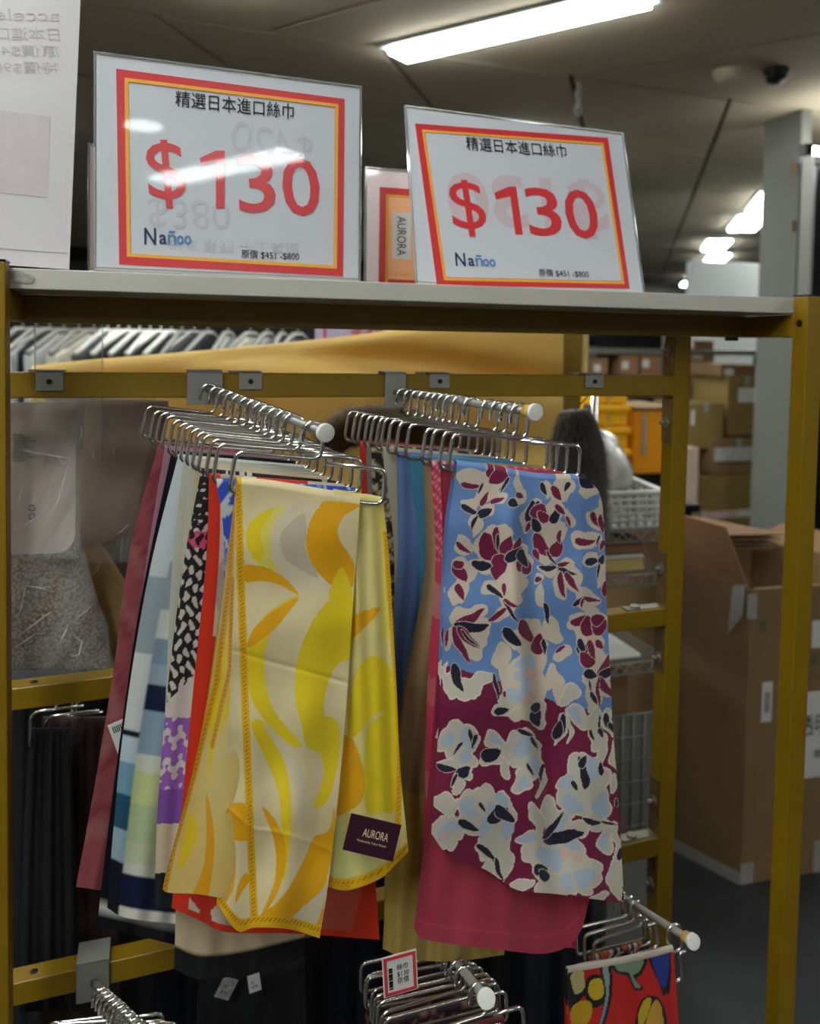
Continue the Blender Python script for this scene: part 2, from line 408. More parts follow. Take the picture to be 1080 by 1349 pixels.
for k in range(4):
    zz = CEIL-.02-.045*k
    ring = [(c[0]+(.016*math.cos(t) if k % 2 else 0), c[1]+(0 if k % 2 else .016*math.cos(t)), zz+.028*math.sin(t)) for t in np.linspace(0, 2*math.pi, 13)]
    tube('chain_link', ring, .005, M['greymetal'], o, 6)

# ------------------------------------------------------------------ the yellow rack
rack = empty('display_rack', (.37, 1.05, 0), 'yellow square-tube display rack holding the scarf rods', 'rack')
T_ = .029
def post(x0, y0, z1=1.575, cap=True):
    o = box('post', (x0, y0, 0), (x0+T_, y0+T_, z1), M['yellow'], rack)
    if cap: box('top_cap', (x0-.0005, y0-.0005, z1), (x0+T_+.0005, y0+T_+.0005, z1+.0025), M['blackhard'], o, bevel=.0006)
    return o
pL = post(-.163-T_, .970); pR = post(.892, .970, 1.572); pM = post(.7625, 1.10, 1.5112, False); pB = post(-.245, 1.10, 1.5112, False)
p = at(1054, 426, .985)
cyl('bolt', (.8905, .985, p[2]), (.8935, .985, p[2]), .0055, M['darkhole'], pR, 14)
def bar(z0l, z0r, h, x0=-.216, x1=.7625, y0=1.10, y1=1.129, name='crossbar'):
    b = [(x0, y0, z0l-h), (x1, y0, z0r-h), (x1, y1, z0r-h), (x0, y1, z0l-h)]
    t = [(x0, y0, z0l), (x1, y0, z0r), (x1, y1, z0r), (x0, y1, z0l)]
    return hexa(name, b, t, M['yellow'], rack, bevel=.0012)
bar(1.5455, 1.5455, .034, x1=.921, name='top_rail')
for x0 in (.892, -.192): box('side_rail', (x0, .999, 1.512), (x0+T_, 1.10, 1.5455), M['yellow'], rack)
for x0 in (.892, -.192): box('side_rail', (x0, .999, .12), (x0+T_, 1.16, .15), M['yellow'], rack)
box('lower_rail', (-.216, 1.129, .12), (.92, 1.16, .15), M['yellow'], rack)
cb1 = bar(1.4495, 1.4497, .0315)
cb2 = bar(1.0530, 1.0822, .0285)
cb3 = bar(.6705, .7090, .0305)
for (px, py, cb) in ((45, 892.5, cb2), (45, 1284, cb3)):
    p = at(px, py, 1.115); z = (1.0530+.0292*(p[0]+.216)/.9785) if cb is cb2 else (.6705+.0385*(p[0]+.216)/.9785)
    cyl('hole', (p[0], 1.114, z-.002), (p[0], 1.114, z+.0006), .0048, M['blackhard'], cb, 14)
# joining plates with bolts on the inner side of the rear right post
def plate(z0, z1, bz, m=None):
    o = box('joining_plate', (.7600, 1.103, z0), (.7625, 1.127, z1), m or M['rust'], pM, bevel=.0008)
    for z in bz:
        cyl('washer', (.7580, 1.115, z), (.7600, 1.115, z), .0085, M['steel'], o, 18); cyl('bolt', (.750, 1.115, z), (.758, 1.115, z), .0035, M['steel'], o, 10)
plate(1.458, 1.503, (1.488,)); plate(1.345, 1.412, (1.375,)); plate(1.088, 1.170, (1.142,)); plate(.975, 1.05, (.998,))
plate(.715, .800, (.762,)); plate(.60, .672, (.625,))
for (x, z) in ((.715, 1.0808), (.722, .7075)):
    o = box('corner_plate', (x-.02, 1.106, z), (.7625, 1.124, z+.002), M['steel'], rack, bevel=.0005); cyl('washer', (x, 1.115, z+.002), (x, 1.115, z+.005), .008, M['steel'], o, 16)
p = at(965, 442, 1.11); box('rail_stub', (p[0]-.008, 1.105, 1.506), (p[0]+.008, 1.12, 1.5118), M['blackhard'], rack)
# small grey clips over the upper crossbar
for (xa, xb, yb) in ((47, 83, 515), (315, 345, 513), (566, 592, 511.5), (771, 795, 511)):
    a = at(xa, 500, 1.098); b = at(xb, yb, 1.098)
    bm = bmesh.new(); add_box(bm, (a[0], 1.0972, b[2]), (b[0], 1.0995, 1.4525), bevel=.0006); add_box(bm, (a[0], 1.0972, 1.4502), (b[0], 1.132, 1.4525), bevel=.0004); add_box(bm, (a[0]-.012, 1.118, 1.4502), (a[0], 1.132, 1.4525), bevel=.0004)
    o = bm_obj('clip', bm, M['greymetal'], rack)
    cx, cz = (a[0]+b[0])/2, (b[2]+1.4525)/2-.001
    cyl('screw', (cx, 1.0955, cz), (cx, 1.0975, cz), .0034, M['darkhole'], o, 12)
# board on top
sb = box('shelf_board', (-.20, 1.0, 1.5475), (.925, 1.50, 1.5705), M['board'], bevel=.0012)
tag(sb, 'white laminate shelf board on top of the yellow rack', 'shelf')
for k_, (px, py) in enumerate(((22, 362), (30, 366), (17, 368), (37, 367))):
    a = at(px, py, .9995); bm = bmesh.new()
    n = 9; v = [bm.verts.new((a[0]+(.007+.004*random.random())*math.cos(2*math.pi*k/n), 0.9994-.00012*k_, a[2]+(.004+.002*random.random())*math.sin(2*math.pi*k/n))) for k in range(n)]
    v2 = [bm.verts.new((q.co.x, 1.0003, q.co.z)) for q in v]
    bm.faces.new(v)
    for k in range(n): bm.faces.new((v[k], v2[k], v2[(k+1) % n], v[(k+1) % n]))
    bm_obj('scuff', bm, M.setdefault('scuff', mat('grey_scuff', (146, 144, 138), .7, noise=.3, nscale=150)), sb)

# ------------------------------------------------------------------ price signs
def sign_frame(name, X, Y, yaw, lean, roll, z0, label):
    hx = np.array([math.cos(yaw), math.sin(yaw), 0]); n = np.array([-math.sin(yaw), math.cos(yaw), 0])
    up = np.array([0, 0, 1])*math.cos(lean)+n*math.sin(lean)
    hx2 = hx*math.cos(roll)-up*math.sin(roll); up2 = up*math.cos(roll)+hx*math.sin(roll); bk = np.cross(up2, hx2)
    mt = Matrix(((hx2[0], bk[0], up2[0], X), (hx2[1], bk[1], up2[1], Y), (hx2[2], bk[2], up2[2], z0), (0, 0, 0, 1)))
    o = empty(name, (0, 0, 0), label, 'sign', mtx=mt); bpy.context.view_layer.update()
    def loc(px, py, dy=0.0):
        d = ray(px, py); p0 = np.array([X, Y, z0])+bk*dy; t = ((p0-EYE)@bk)/(d@bk); q = EYE+d*t-np.array([X, Y, z0])
        return q@hx2, q@up2
    return o, mt, loc
def holder(o, mt, w_, h_, paper, foot=True):
    box('paper', (.003, .0016, .004), (w_-.003, .0022, h_-.004), paper, o, bevel=0, mtx=mt)
    bm = bmesh.new(); t = .0022
    add_box(bm, (0, 0, h_-t), (w_, .0045, h_), mt); add_box(bm, (0, 0, 0), (t, .0045, h_-t), mt); add_box(bm, (w_-t, 0, 0), (w_, .0045, h_-t), mt)
    bm_obj('acrylic_edge', bm, M['acrylic'], o)
    box('acrylic_back', (.002, .0028, 0), (w_-.002, .0045, h_-.002), M['paperback'], o, bevel=0, mtx=mt)
    if foot:
        c = mt @ Vector((w_/2, 0, 0)); y = mt.to_3x3() @ Vector((1, 0, 0)); a = math.atan2(y.y, y.x)
        fm = Matrix.Translation((c.x, c.y, 0)) @ Matrix.Rotation(a, 4, 'Z')
        box('foot', (-w_/2, .004, 1.5706), (w_/2, .085, 1.573), M['acrylic'], o, bevel=0, mtx=fm)
def border(name, o, mt, pts, wd, m, y):
    """frame strip whose outer corners are pts (local x,z: tl,tr,br,bl)"""
    P = np.array(pts); c = P.mean(0); inn = []
    for i in range(4):
        a, b, d = P[i-1], P[i], P[(i+1) % 4]; e1 = (a-b)/np.linalg.norm(a-b); e2 = (d-b)/np.linalg.norm(d-b); inn.append(b+(e1+e2)*wd)
    V = [mt @ Vector((q[0], y, q[1])) for q in list(P)+inn]
    V += [mt @ Vector((q[0], y+.0006, q[1])) for q in list(P)+inn]
    Fq = []
    for i in range(4):
        j = (i+1) % 4; Fq += [(i, j, 4+j, 4+i), (8+i, 12+i, 12+j, 8+j), (i, 8+i, 8+j, j), (4+i, 4+j, 12+j, 12+i)]
    mesh(name, V, Fq, m, o); return inn
def put(name, o, mt, loc, body, lc, rc, h, m, y=.0008, bold=0.0, **k):
    """text whose middle line runs from picture point lc to rc, h pixels tall there"""
    a = loc(*lc); b = loc(*rc); cx, cz = (lc[0]+rc[0])/2, (lc[1]+rc[1])/2
    t = loc(cx, cz-h/2); bt = loc(cx, cz+h/2); ang = math.atan2(b[1]-a[1], b[0]-a[0])
    l = Matrix.Translation(((a[0]+b[0])/2, y, (a[1]+b[1])/2)) @ Matrix.Rotation(-ang, 4, 'Y')
    return text(name, body, m, o, mt @ l, math.hypot(b[0]-a[0], b[1]-a[1]), t[1]-bt[1], bold=bold, **k)

def logo(o, mt, loc, x0, y0, x1, y1, h):
    # lettering of the small brand mark: tall N, small letters, two round letters
    X = lambda t: x0+(x1-x0)*t
    Yy = lambda t: y0+(y1-y0)*t
    put('logo_letter', o, mt, loc, 'N', (X(0), Yy(.1)-h*.12), (X(.25), Yy(.1)-h*.08), h, M['blueink'], bold=.012)
    put('logo_letter', o, mt, loc, 'a', (X(.32), Yy(.4)+h*.05), (X(.48), Yy(.4)+h*.07), h*.58, M['blueink'], bold=.012)
    put('logo_letter', o, mt, loc, 'ñ', (X(.50), Yy(.6)-h*.08), (X(.68), Yy(.6)-h*.06), h*.85, M['blueink2'], bold=.01)
    put('logo_letter', o, mt, loc, 'o', (X(.69), Yy(.8)+h*.05), (X(.84), Yy(.8)+h*.07), h*.56, M['blueink2'], bold=.02)
    put('logo_letter', o, mt, loc, 'o', (X(.85), Yy(1)+h*.05), (X(1), Yy(1)+h*.07), h*.56, M['blueink2'], bold=.02)

def one(o, mt, loc, x, y, w_, h, sl=0):
    # the digit 1 with its slanted flag and plain stem
    t, bt = y-h/2, y+h/2; st = w_*.37
    q = [(x+w_-st, t), (x+w_, t), (x+w_+sl, bt), (x+w_+sl-st, bt), (x+w_-st+sl*.25, t+h*.2), (x+w_*.02, t+h*.27), (x-w_*.06, t+h*.13)]
    V = [mt @ Vector((loc(*p)[0], .0008, loc(*p)[1])) for p in q]; mesh('price', V, [tuple(reversed(range(len(q))))], M['red'], o)
# left price sign
o, mt, loc = sign_frame('price_sign', -.0787, 1.0245, .067, .0294, 0, 1.5735, 'upright clear price sign reading $130 left of the other, catching ceiling light reflections')
holder(o, mt, .3259, .2537, M['paper'])
inn = border('red_border', o, mt, [loc(153, 90), loc(454, 130), loc(452, 364), loc(157, 348)], .0125, M['red'], .0009)
inn = border('gold_border', o, mt, [loc(164, 102), loc(446, 137), loc(444, 354), loc(167, 338)], .0042, M['gold'], .0006)
put('headline', o, mt, loc, '精選日本進口絲巾', (231, 129), (387, 147), 21, M['ink'], bold=.004)
put('price', o, mt, loc, '$', (194, 229), (244, 229), 90, M['red'], bold=.0); one(o, mt, loc, 265, 236, 31, 76)
put('price', o, mt, loc, '3', (313, 242), (362, 242), 76, M['red'], bold=.009); put('price', o, mt, loc, '0', (372, 246), (421, 246), 77, M['red'], bold=.009)
put('old_price', o, mt, loc, '原價 $451 -$800', (318, 334.5), (394, 338), 11.5, M['ink'], bold=.0)
logo(o, mt, loc, 190, 313, 252, 315, 22)
put('show_through', o, mt, loc, '$420', (305, 180), (412, 205), 48, M['ghost'], y=.0012, mirror=True, bold=.0)
put('show_through', o, mt, loc, '$380', (195, 277), (303, 281), 45, M['ghost'], y=.0012, flip=True, bold=.0)
put('show_through', o, mt, loc, 'BUS 系列 手工真皮', (224, 323), (395, 328), 17, M['ghost'], y=.0012, flip=True, bold=.0)
# right price sign
o, mt, loc = sign_frame('price_sign', .3199, 1.0400, .019, .309, .02, 1.5735, 'leaning clear price sign reading $130 right of the other, near the pillar')
holder(o, mt, .352, .268, M['paper'])
border('red_border', o, mt, [loc(547, 162), loc(801, 181), loc(830, 380), loc(576, 375)], .0115, M['red'], .0009)
border('gold_border', o, mt, [loc(556, 170), loc(795, 188), loc(823, 374), loc(585, 369)], .0038, M['gold'], .0006)
put('headline', o, mt, loc, '精選日本進口絲巾', (614, 188), (746, 199), 18, M['ink'], bold=.004)
put('price', o, mt, loc, '$', (594, 273), (639, 274), 74, M['red'], bold=.0); one(o, mt, loc, 653, 277, 27, 63, 9)
put('price', o, mt, loc, '3', (694, 278), (738, 279), 63, M['red'], bold=.009); put('price', o, mt, loc, '0', (745, 281), (787, 282), 64, M['red'], bold=.009)
put('old_price', o, mt, loc, '原價 $451 -$800', (710, 359), (776, 361), 10.5, M['ink'], bold=.0)
logo(o, mt, loc, 600, 343, 653, 345, 18)
put('show_through', o, mt, loc, '$130', (590, 266), (800, 276), 80, M['ghostpink'], y=.0012, mirror=True, bold=.03)
# sheet seen from behind at the left edge
p = at(91, 353, 1.03)
o, mt, loc = sign_frame('tall_sign', p[0], 1.03, .02, .06, .035, 1.5735, 'tall pale sign seen from its back at the left edge')
bpy.context.view_layer.update()
sh = mt @ Matrix.Translation((-.30, 0, 0))
box('paper', (0, .001, 0), (.30, .002, .46), M['paperback'], o, bevel=0, mtx=sh)
box('acrylic_sheet', (0, .002, 0), (.30, .004, .46), M['acrylic'], o, bevel=0, mtx=sh)
box('fold_line', (.0, .0004, .018), (.296, .001, .0188), M['ghostdark'], o, bevel=0, mtx=sh)
for i, (s, yy, h, xl) in enumerate([('accelerrie', 20, 16, -62), ('日本進口 絲巾', 45, 18, -60), ('原價$480-', 68, 16, -34), ('特價$90起', 90, 17, -34)]):
    put('show_through', o, mt, loc, s, (xl, yy-3), (78, yy), h, M['ghostdark'], y=.0006, mirror=True)
a = loc(-40, 140); b = loc(62, 260); box('show_through_block', (a[0], .0006, b[1]), (b[0], .001, a[1]), M.setdefault('ghostblock', mat('faint_block', (182, 170, 171), .4, noise=.04, nscale=40)), o, bevel=0, mtx=mt)
# two more signs farther back on the board
def back_sign(px0, py0, w_, h_, Y, label, inner):
    p = at(px0, 365, Y); top = at(px0, py0, Y)
    o, mt, loc = sign_frame('price_sign', p[0], Y, .0, .03, 0, 1.5735, label); hh = top[2]-1.5735
    holder(o, mt, w_, hh, M['paperpink'])
    if inner:
        border('red_border', o, mt, [(.022, hh-.028), (w_-.022, hh-.028), (w_-.022, .004), (.022, .004)], .010, M['red'], .0009)
        border('gold_border', o, mt, [(.032, hh-.038), (w_-.032, hh-.038), (w_-.032, .004), (.032, .004)], .004, M['gold'], .0006)
        box('orange_field', (.036, .0011, .004), (w_-.036, .0015, hh-.042), M['orange'], o, bevel=0, mtx=mt)
        a = loc(517, 290); b = loc(541, 342); box('logo_patch', (a[0], .0007, b[1]), (b[0], .001, a[1]+.012), M['label'], o, bevel=0, mtx=mt)
        c = loc(529, 311); l = Matrix.Translation((c[0], .0004, c[1])) @ Matrix.Rotation(math.pi/2, 4, 'Y')
        text('logo', 'AURORA', M['ink'], o, mt @ l, .058, .014)
        put('small_print', o, mt, loc, '日本 $380', (512, 361), (540, 362), 7, M['gold'])
back_sign(480, 218, .30, .15, 1.17, 'orange and red framed sign half hidden behind the right price sign', True)
back_sign(115, 187, .30, .17, 1.12, 'pale sign showing only its edge behind the left price sign', False)

# ------------------------------------------------------------------ rods and wire hangers
def arm(base, tip, zbar, label, cap_r=.0092, ring=False, bw=.045):
    base = np.asarray(base, float); tip = np.asarray(tip, float)
    o = empty('scarf_rod', tuple(base), label, 'hanging rod')
    bm = bmesh.new(); x = base[0]
    add_box(bm, (x-bw/2, 1.094, min(base[2]-.022, zbar-.034)), (x+bw/2, 1.0968, zbar+.0035), bevel=.0008)
    add_box(bm, (x-bw/2, 1.094, zbar+.0012), (x+bw/2, 1.134, zbar+.0038), bevel=.0006)
    add_box(bm, (x-bw/2, 1.1315, zbar-.02), (x+bw/2, 1.134, zbar+.0035), bevel=.0006)
    bm_obj('bracket', bm, M['greymetal'], o)
    tube('rod', [base+np.array([0, .006, 0]), tip], .0046, M['whiteplastic'] if ring is None else M['greymetal'], o, 14)
    d = (tip-base)/np.linalg.norm(tip-base)
    if ring: cyl('ring', tip-d*.015, tip-d*.001, .0072, M['amber'], o, 18)
    cyl('end_cap', tip-d*.002, tip+d*.003, cap_r, M['whiteplastic'], o, 26)
    return lambda t: base+(tip-base)*t
def hanger_path(l, r):
    arc = [(.010*math.cos(a), -.0036+.010*math.sin(a)) for a in np.linspace(math.pi, 0, 9)]
    p = [(-.010, -.015)]+arc+fillet([(.010, -.012), (.010, -.030), (-l, -.030), (-l-.002, -.070), (r+.002, -.070), (r, -.034), (.016, -.034)], .009, 4)
    return [(q[0], 0, q[1]) for q in p]
HPROTO = {}
def hanger(P, yaw, roll, label, group, l=.086, r=.062, name='wire_hanger', z=0.0):
    key = (l, r)
    if key not in HPROTO:
        v, f = tube_geo(hanger_path(l, r), .0023, 8)
        me = bpy.data.meshes.new('wire_hanger'); me.from_pydata(v, [], f); me.update(); me.materials.append(M['chrome'])
        for q in me.polygons: q.use_smooth = True
        ho = bpy.data.objects.new(name, me); HPROTO[key] = ho
    else: ho = HPROTO[key].copy()
    COL.objects.link(ho)
    Rm = Matrix.Rotation(math.radians(yaw), 4, 'Z') @ Matrix.Rotation(math.radians(roll), 4, 'Y')
    ho.matrix_world = Matrix.Translation(Vector(tuple(P))) @ Rm
    tag(ho, label, 'hanger', group)
    A = Rm @ Vector((-l+.002, 0, -.0685)); B = Rm @ Vector((r-.002, 0, -.0685))
    return np.array(A)+P, np.array(B)+P

rod1 = arm(at(270, 511, 1.094), at(428, 570, .78), 1.4495, 'upper left hanging rod with round white cap above the yellow scarf')
rod2 = arm(at(521, 517, 1.094), at(704, 543, .78), 1.4495, 'upper right hanging rod with amber ring above the floral scarf', ring=True, bw=.03)
H1, H2 = [], []
T1 = [.05, .14, .22, .29, .36, .43, .49, .55, .61, .67, .73, .79, .93]
for k, t in enumerate(T1):
    n = len(T1)-1-k
    H1.append(hanger(rod1(t), rng.uniform(-4, 2), 6.5+rng.uniform(-.8, .8) if n else 6.0, 'chrome wire hanger on the upper left rod, %s from the white cap' % ORD[n], 'hangers on the upper left rod', l=.073, r=.077))
T2 = [.08, .15, .21, .27, .33, .38, .43, .48, .54, .62, .74, .80, .86, .92]
for k, t in enumerate(T2):
    n = len(T2)-1-k
    H2.append(hanger(rod2(t), rng.uniform(-4, 2), 5.2+rng.uniform(-.8, .8), 'chrome wire hanger on the upper right rod, %s from the amber ring' % ORD[n], 'hangers on the upper right rod', l=.074, r=.076))
if False:
    for n_, H in (('H1', H1), ('H2', H2)):
        for k, (a, b) in enumerate(H): print(n_, k, proj(a).round(), proj(b).round(), round(a[1], 3))

# ------------------------------------------------------------------ scarves
def scarf(name, ab, label, colour, m, bl, br=None, mid=None, bot=None, nx=18, ny=50, waves=((.004, 2.3, .1, .1), (.0025, 5.1, .4, 0)), group='scarves', width=None, yoff=0.0, back=.9):
    a, b = ab; Y = (a[1]+b[1])/2+yoff; pa, pb = proj(a), proj(b)
    L = [tuple(pa)]+(list(mid) if mid else [])+[bl]
    if br is None: br = (bl[0]+(pb[0]-pa[0])*1.15, bl[1]+18)
    o = cloth(name, L, [tuple(pb), br], Y-.0028, m, colour, bot=bot, nx=nx, ny=ny, waves=waves, gap=.0062, back=back)
    tag(o, label, 'scarf', group); return o
def bands(stops):
    """colours along the length, (y pixel, colour)"""
    ys = [s[0] for s in stops]; cs = np.array([lin(s[1]) for s in stops])
    def f(P, U, V):
        i = np.clip(np.searchsorted(ys, P[:, :1, 1]+0*U), 0, len(cs)-1); return cs[i]
    return f
def swirls(base, cols, sc=60, seed=0, thr=.25):
    r = np.random.default_rng(seed); ph = r.uniform(0, 6, 6)
    def f(P, U, V):
        x, y = P[..., 0]/sc, P[..., 1]/sc
        n = np.sin(x*1.7+ph[0]+1.5*np.sin(y*.9+ph[1]))+np.sin(y*1.1+ph[2]+1.3*np.sin(x*1.3+ph[3]))
        C = np.broadcast_to(np.array(lin(base)), P.shape[:-1]+(3,)).copy()
        for k, c in enumerate(cols):
            lo = thr+k*.55; C[(n > lo) & (n < lo+.42)] = lin(c)
            C[(n < -lo-.3) & (n > -lo-.62)] = lin(c)
        return C
    return f
CREAM = (222, 206, 178)
# --- left rod, back to front
scarf('silk_scarf', H1[2], 'sheer dusty rose scarf, leftmost and rearmost on the left rod', swirls((150, 72, 78), [(132, 52, 60), (158, 96, 92)], 70, 1, .5), M['sheer'], (100, 1168), (190, 1182), mid=[(172, 720), (150, 880), (122, 1050)], group='scarves on the left rod')
scarf('silk_scarf', H1[3], 'mauve scarf edge just right of the dusty rose scarf', flat((168, 122, 140)), M['sheer'], (136, 1150), (240, 1165), mid=[(190, 760)], group='scarves on the left rod')
scarf('silk_scarf', H1[4], 'black scarf with narrow visible edge left of the pale striped scarf', bands([(1185, (14, 15, 20)), (1195, (190, 190, 185)), (1208, (14, 15, 20)), (1216, (190, 190, 185)), (2000, (14, 15, 20))]), M['satin'], (128, 1220), (260, 1252), mid=[(184, 800), (160, 960), (138, 1130)], group='scarves on the left rod')
def satin_col(P, U, V):
    y = P[:, :1, 1]+0*U; x = P[..., 0]
    st = [(735, (206, 208, 202)), (800, (150, 160, 168)), (838, (206, 206, 196)), (872, (128, 146, 164)), (895, (150, 164, 178)), (932, (28, 36, 62)), (985, (138, 158, 172)), (1010, (206, 206, 186)), (1050, (196, 202, 140)), (1100, (176, 190, 146)), (1128, (190, 196, 160)), (1140, (206, 206, 190)), (1182, (22, 28, 58)), (3000, (214, 210, 196))]
    cs = np.array([lin(c) for _, c in st]); C = cs[np.clip(np.searchsorted([s for s, _ in st], y), 0, len(st)-1)]
    left = U < .13
    ls = [(760, (196, 202, 204)), (860, (150, 160, 166)), (960, (206, 208, 204)), (968, (18, 22, 40)), (1000, (190, 204, 210)), (1045, (120, 160, 178)), (1090, (40, 84, 110)), (1130, (150, 176, 188)), (3000, (20, 22, 34))]
    lc = np.array([lin(c) for _, c in ls]); C2 = lc[np.clip(np.searchsorted([s for s, _ in ls], y), 0, len(ls)-1)]
    C[left] = C2[left]; return C
satin_s = scarf('silk_scarf', H1[5], 'satin scarf with pale green, grey blue and navy bands', satin_col, M['satin'], (141, 1196), (262, 1222), mid=[(200, 740), (176, 870), (158, 1000), (147, 1120)], bot=[(141, 1196), (170, 1210), (262, 1220)], nx=40, ny=160, group='scarves on the left rod', waves=((.004, 1.6, .1, .05), (.002, 4, .4, 0)))
sc = scarf('silk_scarf', H1[6], 'pale cream sheer scarf between the satin and the black printed scarf', flat((196, 194, 176)), M['sheer'], (214, 1020), (330, 1060), mid=[(226, 760)], group='scarves on the left rod')
scarf('silk_scarf', H1[7], 'sheer ivory and pale green scarf beside the black printed scarf', bands([(760, (204, 198, 178)), (860, (170, 190, 176)), (3000, (200, 200, 180))]), M['sheer'], (224, 1050), (330, 1080), mid=[(240, 740)], group='scarves on the left rod')
scarf('silk_scarf', H1[8], 'long beige scarf with wide black hem lowest under the left rod', bands([(1246, (206, 186, 150)), (3000, (9, 9, 11))]), M['silk'], (229, 1276), (400, 1268), bot=[(229, 1276), (262, 1290), (320, 1284), (400, 1262)], mid=[(250, 900), (236, 1100)], nx=30, ny=120, group='scarves on the left rod')
def print_col(P, U, V):
    x, y = P[..., 0], P[..., 1]
    C = np.broadcast_to(np.array(lin((206, 196, 186))), P.shape[:-1]+(3,)).copy()
    n = np.sin(x*.55+2.2*np.sin(y*.09)+.8*np.sin(y*.31))+np.sin(y*.34+1.7*np.sin(x*.21))
    C[(y < 925-(x-220)*1.0) & (n > -.25)] = lin((20, 18, 20))
    C[(y < 690) & (np.sin(y*.62) > -.35)] = lin((30, 28, 30)); C[(y > 700) & (y < 722) & (n < .1)] = lin((206, 80, 120))
    n2 = np.sin(y*.16+1.4*np.sin(x*.35))+.6*np.sin(y*.5+x*.2)
    C[(y > 945) & (y < 1085) & (n2 > -.3)] = lin((150, 92, 176)); C[(y > 1040) & (y < 1085)] = lin((128, 76, 160))
    C[(y >= 1085) & (y < 1150)] = lin((212, 192, 160)); C[y >= 1150] = lin((18, 20, 26)); return C
scarf('silk_scarf', H1[9], 'black and white scribble printed scarf with purple brush marks', print_col, M['silk'], (203, 1195), (330, 1205), mid=[(243, 740), (222, 900), (208, 1060)], nx=130, ny=420, group='scarves on the left rod')
def red_col(P, U, V):
    x, y = P[..., 0], P[..., 1]
    C = np.broadcast_to(np.array(lin((216, 198, 178))), P.shape[:-1]+(3,)).copy()
    n = np.sin(x*.055+1.2*np.sin(y*.02))+np.sin(y*.03+x*.02)
    C[n > .35] = lin((206, 52, 24)); C[(n < -.7)] = lin((184, 172, 160)); C[(y > 1110) & (x > 410) & (n < .6)] = lin((196, 84, 62))
    C[(U < .085) | (U > .985) | (V > .985)] = lin((214, 50, 22)); C[(y > 1165) & (np.abs(x-262-.2*(y-1160)) < 7)] = lin((200, 44, 24)); return C
scarf('silk_scarf', H1[10], 'orange red bordered scarf showing below and left of the yellow scarf', red_col, M['silk'], (226, 1196), (500, 1238), mid=[(272, 740), (256, 900), (240, 1060)], bot=[(226, 1196), (262, 1212), (300, 1228), (390, 1230), (500, 1238)], nx=140, ny=320, group='scarves on the left rod')
scarf('silk_scarf', H1[11], 'bright blue scarf with pale swirls right behind the yellow scarf', swirls((48, 84, 196), [(198, 204, 200), (120, 150, 200)], 22, 5, .55), M['silk'], (286, 1060), (470, 1100), mid=[(296, 740)], nx=60, ny=120, group='scarves on the left rod')

# --- yellow front scarf
YB, YG, YY, YP, YW = (226, 209, 162), (234, 170, 6), (236, 208, 30), (230, 214, 100), (220, 206, 172)
def z3(p): return [(200+x/3, 600+y/3) for x, y in p]
def z4(p): return [(200+x/3, 960+y/3) for x, y in p]
YSH = [
 (z3([(560, 190), (700, 200), (640, 300), (640, 420), (720, 530), (560, 520), (480, 420), (470, 300)]), YW),
 (z3([(520, 195), (430, 230), (375, 290), (385, 380), (430, 440), (500, 455), (470, 400), (470, 300), (500, 230)]), YP),
 (z3([(480, 210), (410, 245), (375, 300), (380, 370), (420, 420), (440, 380), (430, 300)]), YY),
 (z3([(600, 230), (530, 280), (505, 340), (530, 410), (600, 460), (660, 480), (610, 380), (610, 290)]), (200, 186, 160)),
 (z3([(690, 180), (820, 195), (760, 240), (735, 290), (745, 340), (800, 430), (790, 520), (720, 520), (640, 440), (610, 350), (625, 260), (660, 205)]), YG),
 (z3([(365, 435), (440, 440), (520, 480), (580, 550), (500, 510), (430, 495), (370, 500)]), YG),
 (z3([(580, 555), (520, 580), (440, 640), (390, 720), (375, 820), (390, 950), (440, 1040), (540, 1140), (590, 1140), (490, 1020), (450, 900), (445, 780), (480, 680), (540, 610)]), YY),
 (z3([(580, 565), (540, 620), (480, 690), (380, 760), (400, 690), (460, 630), (530, 585)]), YG),
 (z3([(795, 560), (720, 560), (650, 630), (600, 730), (570, 830), (565, 950), (590, 1060), (620, 1160), (720, 1160), (680, 1040), (690, 920), (730, 830), (790, 780)]), YY),
 (z3([(750, 440), (790, 540), (780, 600), (700, 560)]), YY),
 (z4([(390, -20), (450, -20), (520, 120), (545, 250), (550, 400), (522, 600), (512, 400), (500, 250), (450, 120)]), YY),
 (z4([(600, -40), (720, -40), (745, 60), (722, 200), (690, 290), (640, 310), (680, 180), (660, 80)]), YY),
 (z4([(440, -20), (560, 100), (610, 230), (590, 380), (570, 260), (520, 120)]), YW),
 (z4([(435, 310), (480, 350), (520, 430), (530, 520), (500, 640), (440, 740), (420, 760), (480, 620), (490, 500), (470, 400)]), YG),
 (z4([(720, 310), (700, 400), (640, 430), (600, 520), (520, 660), (420, 750), (400, 830), (640, 830), (690, 600), (722, 430)]), YG),
 (z4([(695, 600), (660, 650), (560, 740), (560, 765), (650, 770)]), YW),
 (z4([(300, 310), (370, 295), (384, 350), (384, 440), (290, 420)]), YG),
 (z4([(305, 430), (330, 520), (320, 640), (262, 710), (300, 560)]), YG),
 (z4([(370, 570), (340, 620), (330, 690), (360, 640), (384, 600)]), YG),
]
YSW = [
 (z3([(230, 1000), (280, 700), (310, 300), (330, 900), (250, 1140), (225, 1300)]), YY),
 (z4([(215, 250), (245, 400), (240, 560), (210, 690), (150, 690), (200, 560), (215, 440)]), YG),
 (z4([(150, 330), (180, 400), (150, 500), (100, 560), (120, 450)]), YY),
]
